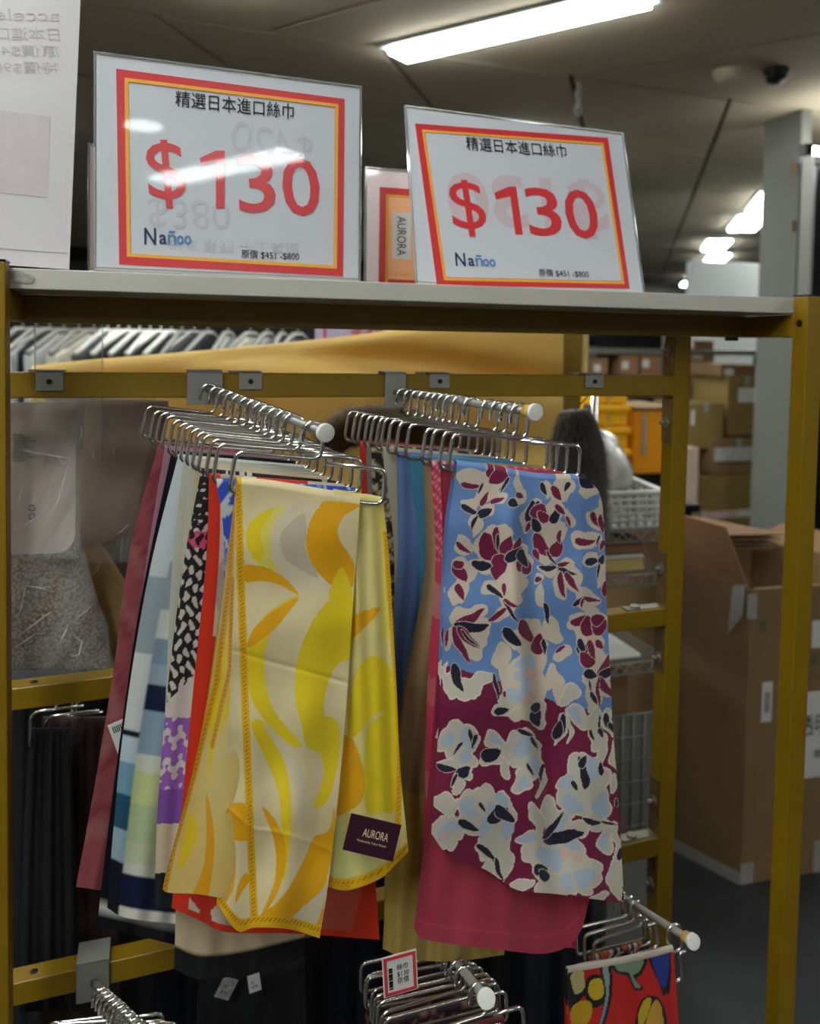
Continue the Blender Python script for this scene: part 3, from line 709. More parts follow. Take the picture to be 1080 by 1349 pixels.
YSR = [
 (z3([(790, 640), (905, 600), (860, 660), (780, 730)]), YG),
 (z3([(760, 190), (830, 195), (810, 300), (740, 320)]), YP),
 (z3([(880, 200), (930, 300), (945, 700), (900, 700), (910, 400)]), YP),
 (z3([(800, 880), (880, 790), (960, 880), (960, 1100), (900, 1010), (780, 1120)]), YY),
 (z4([(790, 40), (840, 180), (830, 280), (770, 330), (700, 330), (720, 60)]), YG),
 (z4([(860, -20), (980, -20), (970, 300), (900, 330), (850, 330), (840, 180)]), YY),
 (z4([(720, 350), (790, 420), (900, 540), (1000, 500), (990, 640), (680, 680)]), (222, 220, 140)),
]
def hemline(C, P, pts, w_, rgb):
    pts = np.asarray(pts, float); x = np.interp(P[..., 1], pts[:, 1], pts[:, 0]); k = (np.abs(P[..., 0]-x) < w_) & (P[..., 1] >= pts[0, 1]) & (P[..., 1] <= pts[-1, 1]+6)
    C[k] = lin(rgb)
    st = k & (np.sin(P[..., 1]*1.15+P[..., 0]*.8) > .45) & (np.abs(P[..., 0]-x) < w_*.45); C[st] = lin((186, 126, 0))
def ycol(shapes, hems=(), bottom=False, edges=(False, False), base=None):
    def f(P, U, V):
        C = np.broadcast_to(np.array(lin(base or YB)), P.shape[:-1]+(3,)).copy()
        for s, c in shapes: paint(C, P, s, c)
        for h in hems: hemline(C, P, *h)
        if bottom:
            C[V > .972] = lin((234, 180, 10)); C[(V > .978) & (V < .988) & (np.sin(P[..., 0]*1.1+P[..., 1]) > .3)] = lin((186, 126, 0))
        if edges[0]: C[U < .045] = lin((230, 176, 14))
        if edges[1]: C[U > .955] = lin((230, 176, 14))
        return C
    return f
a, b = H1[12]; Yf = (a[1]+b[1])/2
ys = empty('silk_scarf', tuple(at(380, 1235, Yf)), 'front yellow and gold swirl silk scarf on the left rod', 'scarf', 'scarves on the left rod')
cloth('front_panel', [(311, 637), (309, 760), (302, 930), (296, 1100), (285, 1190)], [(474, 661), (466, 780), (452, 980), (434, 1150), (421, 1236)], Yf-.0065, M['silk'],
      ycol(YSH, [([(313, 630), (317, 760), (323, 930), (330, 1100), (335, 1215)], 5.0, (230, 176, 10))], bottom=True), ys,
      top=[(311, 637), (360, 642), (420, 652), (474, 661)], bot=[(285, 1190), (312, 1226), (336, 1222), (380, 1224), (421, 1236)], nx=150, ny=420,
      dy=lambda U, V: .005*np.sin(6.2*U+.6)*V+.003*np.sin(15*U+2*V)*V+.0015*np.sin(30*V+3*U)+.0008*np.exp(-((V-.395-.02*U)/.006)**2)-.0008*np.exp(-((V-.77-.03*U)/.006)**2), gap=.012, back=.8)
cloth('left_fold', [(311, 640), (290, 800), (262, 980), (216, 1160)], [(330, 645), (330, 800), (328, 980), (322, 1186)], Yf+.003, M['sheer'],
      ycol(YSW, [([(306, 640), (303, 760), (285, 900), (258, 1010), (228, 1120), (217, 1170)], 4, (226, 172, 12)), ([(306, 760), (303, 880), (280, 980)], 3, (220, 164, 8))], edges=(True, False), base=(228, 204, 120)), ys,
      bot=[(216, 1160), (218, 1175), (260, 1178), (322, 1188)], nx=120, ny=360, dy=lambda U, V: .008*np.sin(5*U+1)*V, gap=.004, wrap=False)
cloth('right_fold', [(440, 650), (440, 780), (440, 980), (430, 1168)], [(505, 660), (513, 740), (522, 900), (527, 1010), (538, 1122)], Yf-.0042, M['silk'],
      ycol(YSR, [([(508, 700), (515, 800), (523, 900), (527, 1000), (524, 1085)], 4, (226, 172, 12))], bottom=True, base=(228, 212, 136)), ys,
      top=[(440, 650), (474, 656), (486, 657), (505, 661)], bot=[(430, 1168), (458, 1173), (500, 1158), (520, 1140), (538, 1122)], nx=80, ny=260,
      dy=lambda U, V: np.clip(V/.08, 0, 1)*(.004+.004*np.sin(9*U)*V+.002*np.sin(20*U+3)), gap=.008, wrap=True, back=.3)
# swing tag
c = at(490, 1103, Yf-.024); th = math.radians(13.5)
tx = Vector(CR*math.cos(th)-CU*math.sin(th)); tz = Vector(CU*math.cos(th)+CR*math.sin(th)); ty = tz.cross(tx)
tm = Matrix(((tx.x, ty.x, tz.x, c[0]), (tx.y, ty.y, tz.y, c[1]), (tx.z, ty.z, tz.z, c[2]), (0, 0, 0, 1)))
sc_ = .78/1077*1.02
tg = box('swing_tag', (-.0262, -.0006, -.0190), (.0262, .0006, .0190), M['maroon'], ys, bevel=.0005, mtx=tm)
text('tag_logo', 'AURORA', M['cream'], tg, tm @ Matrix.Translation((.003, -.0009, .0035)), .026, .0085)
text('tag_line', 'Produced by Tokyo Nassen', M['cream'], tg, tm @ Matrix.Translation((.001, -.0009, -.0058)), .030, .0032)

# --- right rod, back to front
G2 = 'scarves on the right rod'
scarf('silk_scarf', H2[2], 'red scarf edge rearmost on the right rod', flat((188, 50, 30)), M['silk'], (478, 860), (600, 880), mid=[(480, 700)], group=G2)
scarf('silk_scarf', H2[3], 'grey scarf edge beside the red one on the right rod', flat((128, 120, 112)), M['silk'], (500, 900), (620, 920), group=G2)
scarf('silk_scarf', H2[4], 'black and cream dotted scarf edge on the right rod', swirls((34, 30, 28), [(190, 178, 150), (150, 110, 60)], 9, 8, .1), M['silk'], (504, 960), (640, 980), nx=40, ny=120, group=G2)
scarf('silk_scarf', H2[6], 'ivory scarf edge left of the blue scarf', flat((190, 184, 164)), M['sheer'], (514, 980), (640, 1000), mid=[(522, 740)], group=G2)
def blue_col(P, U, V):
    x, y = P[..., 0], P[..., 1]; n = np.sin(x*.09+y*.006+1)+.6*np.sin(x*.21+y*.02); t = np.clip(n*.35+.4, 0, 1)[..., None]
    return (np.array(lin((92, 122, 178)))*(1-t)+np.array(lin((122, 148, 196)))*t)*.9
scarf('silk_scarf', H2[8], 'hazy blue sheer scarf left of the pink scarves', blue_col, M['sheer'], (514, 970), (650, 990), mid=[(526, 740), (514, 860)], nx=30, ny=80, group=G2, waves=((.007, 3, .1, .05), (.004, 7, .4, 0)))
scarf('silk_scarf', H2[9], 'teal scarf between the blue and the beige scarf', bands([(760, (64, 132, 160)), (3000, (70, 120, 130))]), M['silk'], (540, 960), (680, 990), mid=[(556, 740)], nx=24, ny=60, group=G2)
khaki = scarf('silk_scarf', H2[10], 'long khaki and beige sheer scarf hanging below the yellow tag', bands([(900, (176, 146, 108)), (1040, (166, 136, 96)), (3000, (196, 168, 84))]), M['sheer'], (504, 1252), (664, 1262), mid=[(562, 760), (536, 900), (512, 1100)], bot=[(504, 1250), (540, 1264), (600, 1266), (664, 1258)], nx=40, ny=140, group=G2, waves=((.006, 2.5, .2, .1), (.003, 6, 0, 0)))
def pink_col(P, U, V):
    x, y = P[..., 0], P[..., 1]; C = np.broadcast_to(np.array(lin((208, 66, 96))), P.shape[:-1]+(3,)).copy()
    n = np.sin(y*.42-x*.5+1.3*np.sin(y*.05)); C[(n > .6) & (y < 740)] = lin((228, 160, 168))
    C[(y > 770) & (y < 815)] = lin((206, 130, 130)); C[(y > 815) & (np.sin(y*.05) > .6)] = lin((214, 110, 118)); return C
scarf('silk_scarf', H2[11], 'pink and white streaked scarf beside the floral scarf', pink_col, M['silk'], (556, 1225), (760, 1250), mid=[(577, 740), (566, 900), (560, 1080)], nx=50, ny=150, group=G2)
a, b = H2[12]; Yr = (a[1]+b[1])/2
o = cloth('silk_scarf', [tuple(proj(a)), (586, 740), (576, 920), (560, 1100), (545, 1225)], [tuple(proj(b)), (790, 800), (790, 1000), (778, 1180)], Yr-.003, M['silk'],
      lambda P, U, V: np.where(((np.abs(V-.968) < .004) | (U < .012))[..., None], np.array(lin((196, 66, 92))), np.array(lin((176, 58, 78))))*np.ones(P.shape[:-1]+(1,)),
      bot=[(545, 1222), (562, 1238), (650, 1250), (720, 1256), (760, 1235), (778, 1180)], nx=60, ny=160, waves=((.006, 1.4, .1, .1), (.002, 6, 0, 0)), gap=.006)
tag(o, 'plain rose pink scarf with rounded corner hanging below the floral scarf', 'scarf', G2)

# --- floral front scarf
FB, FR, FC, FN, FLB = (112, 146, 200), (124, 26, 66), (220, 204, 182), (32, 32, 54), (184, 198, 212)
def A1(x, y): return 560+x/4, 600+y/4
def A2(x, y): return 560+x/4, 780+y/4
def A3(x, y): return 550+x/3.857, 960+y/3.857
CREAMS = [  # cream flower heads on blue: view, cx, cy, rx, ry, rot, lobes
 (A1, 255, 120, 75, 50, -10, 4), (A1, 330, 150, 60, 70, 0, 3), (A1, 390, 220, 40, 45, 30, 0), (A1, 310, 215, 55, 45, 0, 3),
 (A1, 230, 250, 55, 30, 10, 0), (A1, 265, 350, 25, 70, 15, 0), (A1, 330, 290, 40, 28, -10, 0),
 (A1, 370, 470, 105, 100, 0, 6), (A1, 480, 560, 90, 80, 10, 5), (A1, 455, 680, 70, 90, 20, 4), (A1, 305, 580, 70, 35, 15, 0), (A1, 350, 700, 40, 50, -30, 0),
 (A1, 205, 470, 55, 45, 30, 0), (A1, 200, 610, 60, 80, 0, 4), (A1, 180, 720, 45, 80, 10, 3),
 (A1, 485, 150, 22, 60, 5, 0), (A1, 500, 225, 25, 35, 0, 0), (A1, 590, 310, 60, 80, 0, 4), (A1, 530, 350, 22, 60, 5, 0), (A1, 670, 420, 75, 90, 0, 5), (A1, 650, 500, 70, 60, 0, 3),
 (A1, 720, 180, 60, 70, -20, 4), (A1, 690, 280, 40, 50, 0, 3), (A1, 755, 340, 20, 55, -15, 0), (A1, 640, 170, 22, 45, -15, 0),
 (A1, 640, 610, 50, 28, 5, 0), (A1, 720, 680, 35, 85, 0, 0), (A1, 780, 660, 38, 80, -25, 0), (A1, 730, 580, 45, 25, 0, 0), (A1, 590, 660, 28, 25, 0, 0), (A1, 610, 740, 22, 50, 5, 0),
 (A1, 855, 180, 50, 35, 20, 0), (A1, 900, 330, 45, 55, -20, 0), (A1, 850, 440, 75, 45, 0, 0), (A1, 880, 545, 45, 35, 0, 0), (A1, 920, 620, 22, 65, 10, 0), (A1, 860, 760, 70, 55, 10, 3),
 (A1, 935, 250, 22, 60, 0, 0),
 (A2, 220, 130, 110, 55, -15, 0), (A2, 220, 260, 50, 110, -35, 0), (A2, 290, 190, 70, 40, 0, 0), (A2, 260, 240, 50, 60, -40, 0), (A2, 400, 110, 30, 60, 35, 0), (A2, 130, 250, 22, 60, 20, 0),
 (A2, 450, 20, 70, 75, 15, 4), (A2, 560, 240, 80, 100, 0, 5), (A2, 460, 240, 55, 45, 30, 0), (A2, 400, 340, 45, 65, 15, 0), (A2, 670, 190, 45, 75, -15, 0), (A2, 720, 320, 40, 50, 30, 0),
 (A2, 520, 470, 130, 140, 0, 7), (A2, 540, 610, 90, 80, 0, 5), (A2, 560, 350, 75, 60, 0, 3), (A2, 690, 480, 30, 110, -12, 0),
 (A2, 850, 160, 95, 70, 0, 5), (A2, 870, 260, 75, 90, 0, 5), (A2, 880, 330, 55, 70, 0, 3), (A2, 910, 450, 70, 60, 0, 5), (A2, 880, 540, 40, 80, 5, 0), (A2, 950, 500, 40, 70, -20, 0), (A2, 950, 390, 30, 60, 30, 0),
]
LV = [  # leaves and petals: view, from, to, width, colour
 (A1, (190, 150), (290, 160), 28, 'r'), (A1, (320, 80), (430, 120), 60, 'r'), (A1, (430, 90), (330, 150), 60, 'r'), (A1, (300, 150), (275, 205), 14, 'n'), (A1, (440, 110), (400, 190), 16, 'n'), (A1, (295, 265), (335, 195), 26, 'r'), (A1, (345, 255), (420, 215), 24, 'r'),
 (A1, (190, 262), (280, 300), 36, 'n'), (A1, (275, 310), (355, 285), 40, 'n'), (A1, (280, 310), (238, 395), 14, 'n'), (A1, (445, 230), (490, 265), 34, 'n'), (A1, (475, 200), (515, 225), 26, 'r'),
 (A1, (350, 560), (310, 400), 95, 'r'), (A1, (375, 380), (390, 510), 30, 'r'), (A1, (385, 420), (395, 510), 16, 'n'), (A1, (410, 530), (450, 420), 60, 'r'), (A1, (470, 500), (500, 430), 28, 'r'), (A1, (400, 515), (375, 660), 75, 'r'), (A1, (420, 550), (510, 490), 50, 'n'), (A1, (495, 610), (500, 540), 40, 'r'), (A1, (530, 625), (535, 550), 50, 'r'), (A1, (500, 500), (540, 590), 40, 'n'),
 (A1, (245, 565), (350, 590), 44, 'n'), (A1, (160, 460), (245, 510), 22, 'r'), (A1, (155, 570), (215, 670), 60, 'r'), (A1, (150, 590), (210, 560), 44, 'r'), (A1, (165, 680), (210, 760), 34, 'r'), (A1, (330, 680), (410, 750), 30, 'n'), (A1, (425, 680), (415, 740), 20, 'r'),
 (A1, (570, 380), (560, 240), 70, 'n'), (A1, (600, 330), (590, 240), 50, 'n'), (A1, (570, 330), (635, 255), 70, 'r'), (A1, (640, 355), (600, 300), 50, 'r'), (A1, (590, 410), (570, 330), 44, 'n'), (A1, (530, 400), (550, 350), 24, 'r'),
 (A1, (570, 420), (670, 530), 60, 'r'), (A1, (665, 530), (720, 450), 60, 'r'), (A1, (710, 390), (715, 470), 22, 'r'), (A1, (580, 490), (600, 550), 30, 'r'), (A1, (640, 500), (690, 580), 12, 'n'),
 (A1, (600, 590), (690, 585), 28, 'n'), (A1, (690, 580), (795, 635), 20, 'n'), (A1, (690, 575), (755, 570), 20, 'r'), (A1, (715, 610), (735, 755), 28, 'r'), (A1, (740, 615), (815, 720), 28, 'r'), (A1, (570, 655), (615, 660), 24, 'r'),
 (A1, (610, 140), (635, 205), 24, 'n'), (A1, (665, 160), (725, 240), 36, 'r'), (A1, (755, 145), (735, 195), 22, 'n'), (A1, (660, 355), (700, 270), 40, 'n'), (A1, (690, 260), (735, 310), 26, 'r'), (A1, (745, 320), (760, 380), 16, 'r'),
 (A1, (810, 120), (890, 170), 44, 'n'), (A1, (880, 290), (920, 375), 30, 'r'), (A1, (930, 310), (935, 410), 24, 'r'), (A1, (790, 450), (895, 450), 34, 'r'), (A1, (920, 420), (900, 480), 10, 'n'), (A1, (940, 450), (925, 510), 22, 'r'), (A1, (845, 560), (920, 550), 34, 'n'), (A1, (920, 575), (945, 525), 26, 'n'), (A1, (920, 570), (905, 650), 12, 'n'), (A1, (775, 795), (835, 740), 20, 'n'), (A1, (835, 740), (930, 770), 20, 'r'), (A1, (840, 745), (820, 800), 14, 'r'), (A1, (950, 660), (955, 750), 30, 'r'),
 (A2, (150, 175), (310, 90), 46, 'r'), (A2, (150, 175), (345, 180), 50, 'n'), (A2, (150, 185), (235, 375), 36, 'r'), (A2, (170, 185), (285, 290), 44, 'r'), (A2, (190, 200), (280, 285), 14, 'n'), (A2, (335, 160), (425, 70), 26, 'r'), (A2, (410, 30), (490, 160), 16, 'n'), (A2, (415, 30), (490, 85), 20, 'r'), (A2, (125, 200), (110, 290), 16, 'r'),
 (A2, (415, 190), (510, 280), 56, 'n'), (A2, (495, 150), (580, 270), 44, 'r'), (A2, (580, 330), (610, 220), 60, 'r'), (A2, (630, 250), (625, 330), 18, 'n'), (A2, (630, 50), (655, 170), 24, 'n'), (A2, (685, 310), (735, 280), 20, 'r'),
 (A2, (360, 430), (395, 575), 18, 'n'), (A2, (770, 170), (860, 120), 44, 'r'), (A2, (860, 230), (850, 120), 70, 'r'), (A2, (935, 220), (880, 130), 70, 'r'), (A2, (870, 150), (940, 140), 50, 'r'), (A2, (795, 320), (860, 280), 50, 'n'), (A2, (820, 250), (830, 330), 36, 'n'), (A2, (880, 390), (810, 320), 60, 'r'), (A2, (870, 250), (890, 350), 34, 'r'), (A2, (905, 250), (940, 300), 30, 'r'),
 (A2, (840, 410), (910, 450), 36, 'n'), (A2, (915, 450), (975, 320), 40, 'r'), (A2, (920, 450), (990, 400), 40, 'n'), (A2, (920, 455), (1000, 570), 36, 'r'), (A2, (918, 455), (915, 610), 16, 'r'), (A2, (875, 520), (900, 590), 24, 'n'), (A2, (870, 460), (875, 520), 10, 'n'),
]
CR2 = [  # light flowers on burgundy
 (A2, 140, 500, 45, 70, 0, 0), (A2, 240, 490, 70, 50, -30, 3), (A2, 300, 460, 60, 35, -10, 0), (A2, 205, 540, 50, 40, 0, 3), (A2, 105, 440, 15, 60, 0, 0), (A2, 410, 630, 60, 28, -15, 0), (A2, 450, 560, 60, 60, 0, 3), (A2, 600, 640, 45, 70, 0, 0), (A2, 710, 720, 30, 80, 12, 0), (A2, 760, 540, 45, 60, 30, 3), (A2, 820, 660, 80, 45, 35, 0), (A2, 900, 690, 40, 90, 0, 4), (A2, 970, 690, 28, 80, -10, 0), (A2, 755, 720, 12, 85, -5, 0),
 (A3, 220, 60, 85, 100, 15, 6), (A3, 150, 60, 60, 50, 10, 3), (A3, 250, 160, 60, 60, 0, 4), (A3, 160, 185, 70, 35, 10, 0), (A3, 195, 290, 30, 55, 15, 0), (A3, 235, 215, 40, 35, -20, 0),
 (A3, 390, 60, 60, 40, 30, 0), (A3, 520, 100, 95, 95, 0, 6), (A3, 380, 150, 60, 40, 0, 0), (A3, 435, 200, 28, 45, 0, 0), (A3, 530, 260, 48, 75, 15, 0), (A3, 590, 180, 50, 85, 0, 3), (A3, 625, 270, 16, 85, 8, 0),
 (A3, 280, 390, 75, 95, 0, 6), (A3, 350, 380, 70, 90, 0, 5), (A3, 430, 420, 65, 110, 0, 5), (A3, 400, 560, 75, 110, 10, 4), (A3, 265, 495, 75, 40, 10, 0), (A3, 145, 385, 75, 45, 30, 0), (A3, 145, 530, 80, 100, 0, 6), (A3, 350, 630, 55, 50, 40, 0), (A3, 360, 720, 60, 35, 0, 0), (A3, 440, 690, 40, 90, 10, 0),
 (A3, 605, 470, 30, 85, -15, 0), (A3, 665, 420, 35, 90, 5, 0), (A3, 720, 480, 55, 80, 25, 0), (A3, 770, 520, 95, 45, -5, 0), (A3, 580, 565, 75, 38, 5, 0), (A3, 760, 590, 110, 45, 10, 0), (A3, 600, 640, 75, 60, -30, 0), (A3, 640, 700, 70, 90, 0, 4), (A3, 760, 720, 180, 120, 15, 9), (A3, 540, 790, 55, 35, 0, 4), (A3, 700, 820, 90, 60, 0, 4),
 (A3, 830, 220, 80, 95, 0, 6), (A3, 900, 240, 70, 110, 0, 5), (A3, 800, 360, 90, 100, 0, 6), (A3, 910, 390, 75, 100, 0, 4), (A3, 770, 280, 55, 55, 0, 4), (A3, 900, 480, 70, 35, 5, 0), (A3, 958, 570, 40, 80, 0, 0), (A3, 1010, 540, 22, 70, -25, 0), (A3, 935, 110, 25, 90, 0, 0), (A3, 905, 40, 40, 65, 0, 0), (A3, 990, 285, 20, 45, 0, 0), (A3, 1000, 130, 16, 90, 0, 0), (A3, 1010, 740, 45, 110, 0, 4), (A3, 920, 860, 60, 25, -10, 0), (A3, 1020, 620, 20, 60, 10, 0),
]
LB2 = [(A3, 250, 40, 35, 60, 10), (A3, 150, 60, 35, 30, 10), (A3, 250, 150, 30, 35, 0), (A3, 530, 90, 40, 50, 0), (A3, 400, 60, 40, 22, 30), (A3, 260, 390, 40, 55, 0), (A3, 430, 360, 30, 45, 0), (A3, 350, 470, 30, 90, 10), (A3, 460, 500, 30, 50, 0), (A3, 150, 520, 40, 60, 20), (A3, 265, 490, 50, 18, 10), (A3, 720, 480, 35, 55, 25), (A3, 560, 565, 50, 20, 5), (A3, 760, 585, 85, 26, 10), (A3, 650, 650, 45, 60, 0), (A3, 850, 760, 40, 60, 10), (A3, 760, 780, 35, 55, 0), (A3, 710, 670, 30, 50, 0), (A3, 880, 200, 45, 70, 0), (A3, 760, 280, 35, 40, 0), (A3, 790, 390, 60, 50, 20), (A3, 940, 390, 40, 60, 0), (A3, 600, 190, 28, 50, 0), (A2, 520, 380, 60, 35, 0), (A2, 460, 530, 50, 40, 0), (A2, 540, 500, 30, 60, 0), (A2, 520, 450, 40, 30, 20), (A3, 530, 280, 26, 45, 15), (A3, 955, 580, 22, 50, 0), (A2, 800, 650, 45, 22, 35)]
PK2 = [(A3, 740, 640, 35, 30, 0), (A3, 140, 540, 25, 25, 0), (A3, 800, 650, 25, 30, 0), (A2, 560, 440, 40, 30, 0), (A2, 530, 570, 40, 30, 0)]
LV2 = [
 (A2, (150, 380), (200, 530), 44, 'n'), (A2, (365, 640), (445, 615), 34, 'n'), (A2, (575, 620), (600, 705), 60, 'n'), (A2, (560, 630), (600, 590), 44, 'n'), (A2, (690, 770), (730, 640), 44, 'n'), (A2, (410, 525), (425, 560), 14, 'r'), (A2, (950, 640), (985, 740), 30, 'n'), (A2, (920, 650), (935, 760), 10, 'n'),
 (A3, (265, 0), (285, 95), 18, 'n'), (A3, (295, 30), (275, 95), 20, 'n'), (A3, (225, 70), (180, 135), 14, 'n'), (A3, (95, 178), (200, 215), 34, 'n'), (A3, (200, 240), (270, 195), 44, 'n'), (A3, (205, 235), (165, 300), 14, 'n'), (A3, (325, 140), (430, 120), 62, 'n'), (A3, (510, 5), (585, 40), 22, 'n'), (A3, (575, 45), (605, 105), 18, 'n'), (A3, (562, 175), (590, 245), 14, 'n'), (A3, (640, 180), (620, 270), 16, 'n'), (A3, (695, 55), (720, -40), 44, 'n'),
 (A3, (355, 470), (460, 400), 60, 'n'), (A3, (390, 400), (490, 470), 56, 'n'), (A3, (320, 370), (338, 420), 16, 'n'), (A3, (200, 475), (315, 510), 36, 'n'), (A3, (305, 590), (400, 670), 30, 'n'), (A3, (395, 655), (440, 780), 22, 'n'),
 (A3, (640, 560), (850, 525), 62, 'n'), (A3, (640, 555), (735, 420), 30, 'n'), (A3, (585, 720), (665, 715), 60, 'n'), (A3, (660, 775), (620, 715), 50, 'n'), (A3, (850, 305), (825, 140), 40, 'n'), (A3, (820, 200), (860, 140), 30, 'n'), (A3, (785, 265), (815, 310), 20, 'n'), (A3, (930, 240), (935, 160), 22, 'n'), (A3, (835, 462), (935, 472), 28, 'n'), (A3, (930, 470), (1010, 490), 12, 'n'), (A3, (1015, 665), (1030, 600), 22, 'n'), (A3, (1040, 870), (1050, 810), 24, 'n'), (A3, (1005, 400), (1015, 350), 12, 'n'), (A3, (880, 5), (890, 60), 16, 'n'), (A3, (930, 0), (935, 50), 20, 'n'), (A3, (985, -30), (990, 20), 24, 'n'),
]
def floral(P, U, V):
    x, y = P[..., 0], P[..., 1]
    C = np.broadcast_to(np.array(lin(FB)), P.shape[:-1]+(3,)).copy()
    split = np.interp(x, [560, 585, 620, 680, 720, 745, 800, 830], [872, 876, 886, 905, 920, 930, 938, 938])
    C[y > split] = lin(FR)
    W_ = np.stack([np.sin(y*.115+1.3*np.sin(x*.07))+.45*np.sin(y*.25+x*.12), np.sin(x*.125+1.2*np.sin(y*.08)+2)+.45*np.sin(x*.24-y*.14)], -1)
    P0 = P; P = P0+W_*3.0
    def sh(f, cx, cy, rx, ry, rot, rgb, lob=0, grow=0.0):
        k = 4.0 if f in (A1, A2) else 3.857; X_, Y_ = f(cx, cy); blob(C, P, X_, Y_, rx/k+grow, ry/k+grow, rot, rgb, lob, amp=.10)
    for q in CREAMS: sh(*q[:6], FC, q[6], grow=.6)
    for q in CR2: sh(*q[:6], (232, 220, 204), q[6], grow=.5)
    for q in CR2: sh(*q[:6], (212, 204, 186), q[6], grow=-1.4)
    for q in LB2: sh(*q[:6], FLB)
    for q in PK2: sh(*q[:6], (224, 190, 172))
    P = P0+W_*1.2
    for f, a_, b_, wd, c in LV+LV2:
        k = 4.0 if f in (A1, A2) else 3.857; x0, y0 = f(*a_); x1, y1 = f(*b_)
        leaf(C, P, x0, y0, x1, y1, wd/k*1.22, FR if c == 'r' else FN, FC, 1.0, bend=.04)
    return C
a, b = H2[13]; Yq = (a[1]+b[1])/2
def fdy(U, V):
    s = U-(.42+.22*V); ple = -.012*np.exp(-((s+.05)/.07)**2)+.012*np.exp(-((s-.05)/.06)**2)
    return np.clip(V/.12, 0, 1)*(ple*(.35+.65*np.minimum(1, V*1.6))*np.clip(1.5-V, .3, 1)+.004*np.sin(9*U+4*V)*V+.0016*np.sin(26*V+5*U)+.010*(U > .85)*(U-.85)/.15)
o = cloth('silk_scarf', [(602, 613), (590, 700), (583, 850), (575, 1000), (568, 1098)], [(772, 628), (793, 660), (799, 790), (807, 950), (815, 1060), (822, 1188)], Yq-.004, M['silk'], floral,
      top=[(602, 613), (650, 619), (710, 630), (772, 631)], bot=[(568, 1098), (592, 1128), (640, 1146), (680, 1172), (735, 1178), (822, 1190)], nx=230, ny=520, dy=fdy, gap=.010, back=.75)
tag(o, 'front floral silk scarf with blue top and burgundy lower half', 'scarf', G2)
# price tag below the khaki scarf
c = at(527, 1284, .80); tm = Matrix.Translation(Vector(c)) @ Matrix.Rotation(math.radians(-4), 4, 'Y')
pt = box('price_tag', (-.019, -.0004, -.021), (.019, .0004, .024), M['label'], khaki, bevel=.0003, mtx=tm)
border('red_border', pt, tm, [(-.0175, .0225), (.0175, .0225), (.0175, -.0195), (-.0175, -.0195)], .0032, M['red'], -.0011)
bm = bmesh.new()
for k in range(9): add_box(bm, (-.0125, -.0012, -.013+k*.0026), (-.0085, -.0006, -.013+k*.0026+.0012+.0006*(k % 3)), tm)
bm_obj('barcode', bm, M['ink'], pt)
text('print', '絲巾\n$130\n原價', M['ink'], pt, tm @ Matrix.Translation((.003, -.0009, .002)), .013, .022)

# ------------------------------------------------------------------ lower rods
rod0 = arm(at(122, 1298, 1.094), atz(215, 1385, .80), at(122, 1262, 1.10)[2]-.004, 'lower left hanging rod at the bottom edge under the striped scarf', bw=.040)
b3 = at(548, 1216, 1.094); z3b = .6705+.0385*(b3[0]+.216)/.9785
rod3 = arm((b3[0], 1.094, z3b-.03), atz(640, 1315, .82), z3b, 'lower middle hanging rod with white cap below the khaki scarf')
b4 = at(768, 1168, 1.094); z4b = .6705+.0385*(b4[0]+.216)/.9785
rod4 = arm((b4[0], 1.094, z4b-.026), atz(912, 1240, 1.00), z4b, 'lower right hanging rod with amber ring above the red cartoon scarf', ring=True)
for k in range(13):
    hanger(rod0(.17+.062*k), rng.uniform(-8, 6), 4+rng.uniform(-1, 1), 'chrome wire hanger on the lower left rod, %s from its bracket' % ORD[k], 'hangers on the lower left rod', l=.06, r=.075)
H3 = []
T3 = [.22, .32, .42, .50, .57, .63, .69, .76, .92]
for k, t in enumerate(T3):
    n = len(T3)-1-k
    H3.append(hanger(rod3(t), rng.uniform(-4, 4), rng.uniform(-3, 1), 'chrome wire hanger on the lower middle rod, %s from the white cap' % ORD[n], 'hangers on the lower middle rod', l=.092, r=.05))
H4 = []
for k, t in enumerate([.40, .47, .54, .86]):
    H4.append(hanger(rod4(t), [-6, -2, 2, 0][k], -6, 'chrome wire hanger on the lower right rod, %s from the amber ring' % ORD[3-k], 'hangers on the lower right rod', l=.07 if k < 3 else .112, r=.03 if k < 3 else .006))
G3 = 'scarves on the lower rods'
for k, (c, lb) in enumerate([((70, 22, 26), 'dark wine red scarf rearmost on the lower middle rod'), ((52, 30, 40), 'plum patterned scarf in the middle of the lower middle rod'), ((96, 20, 24), 'dark red dotted scarf on the front of the lower middle rod')]):
    a, b = H3[(1, 4, 7)[k]]; pa, pb = proj(a), proj(b)
    scarf('silk_scarf', H3[(1, 4, 7)[k]], lb, swirls(c, [(150, 110, 100)], 6, k+3, 1.2), M['silk'], (pa[0]-4, 1500), (pb[0]+6, 1510), group=G3, nx=30, ny=40)
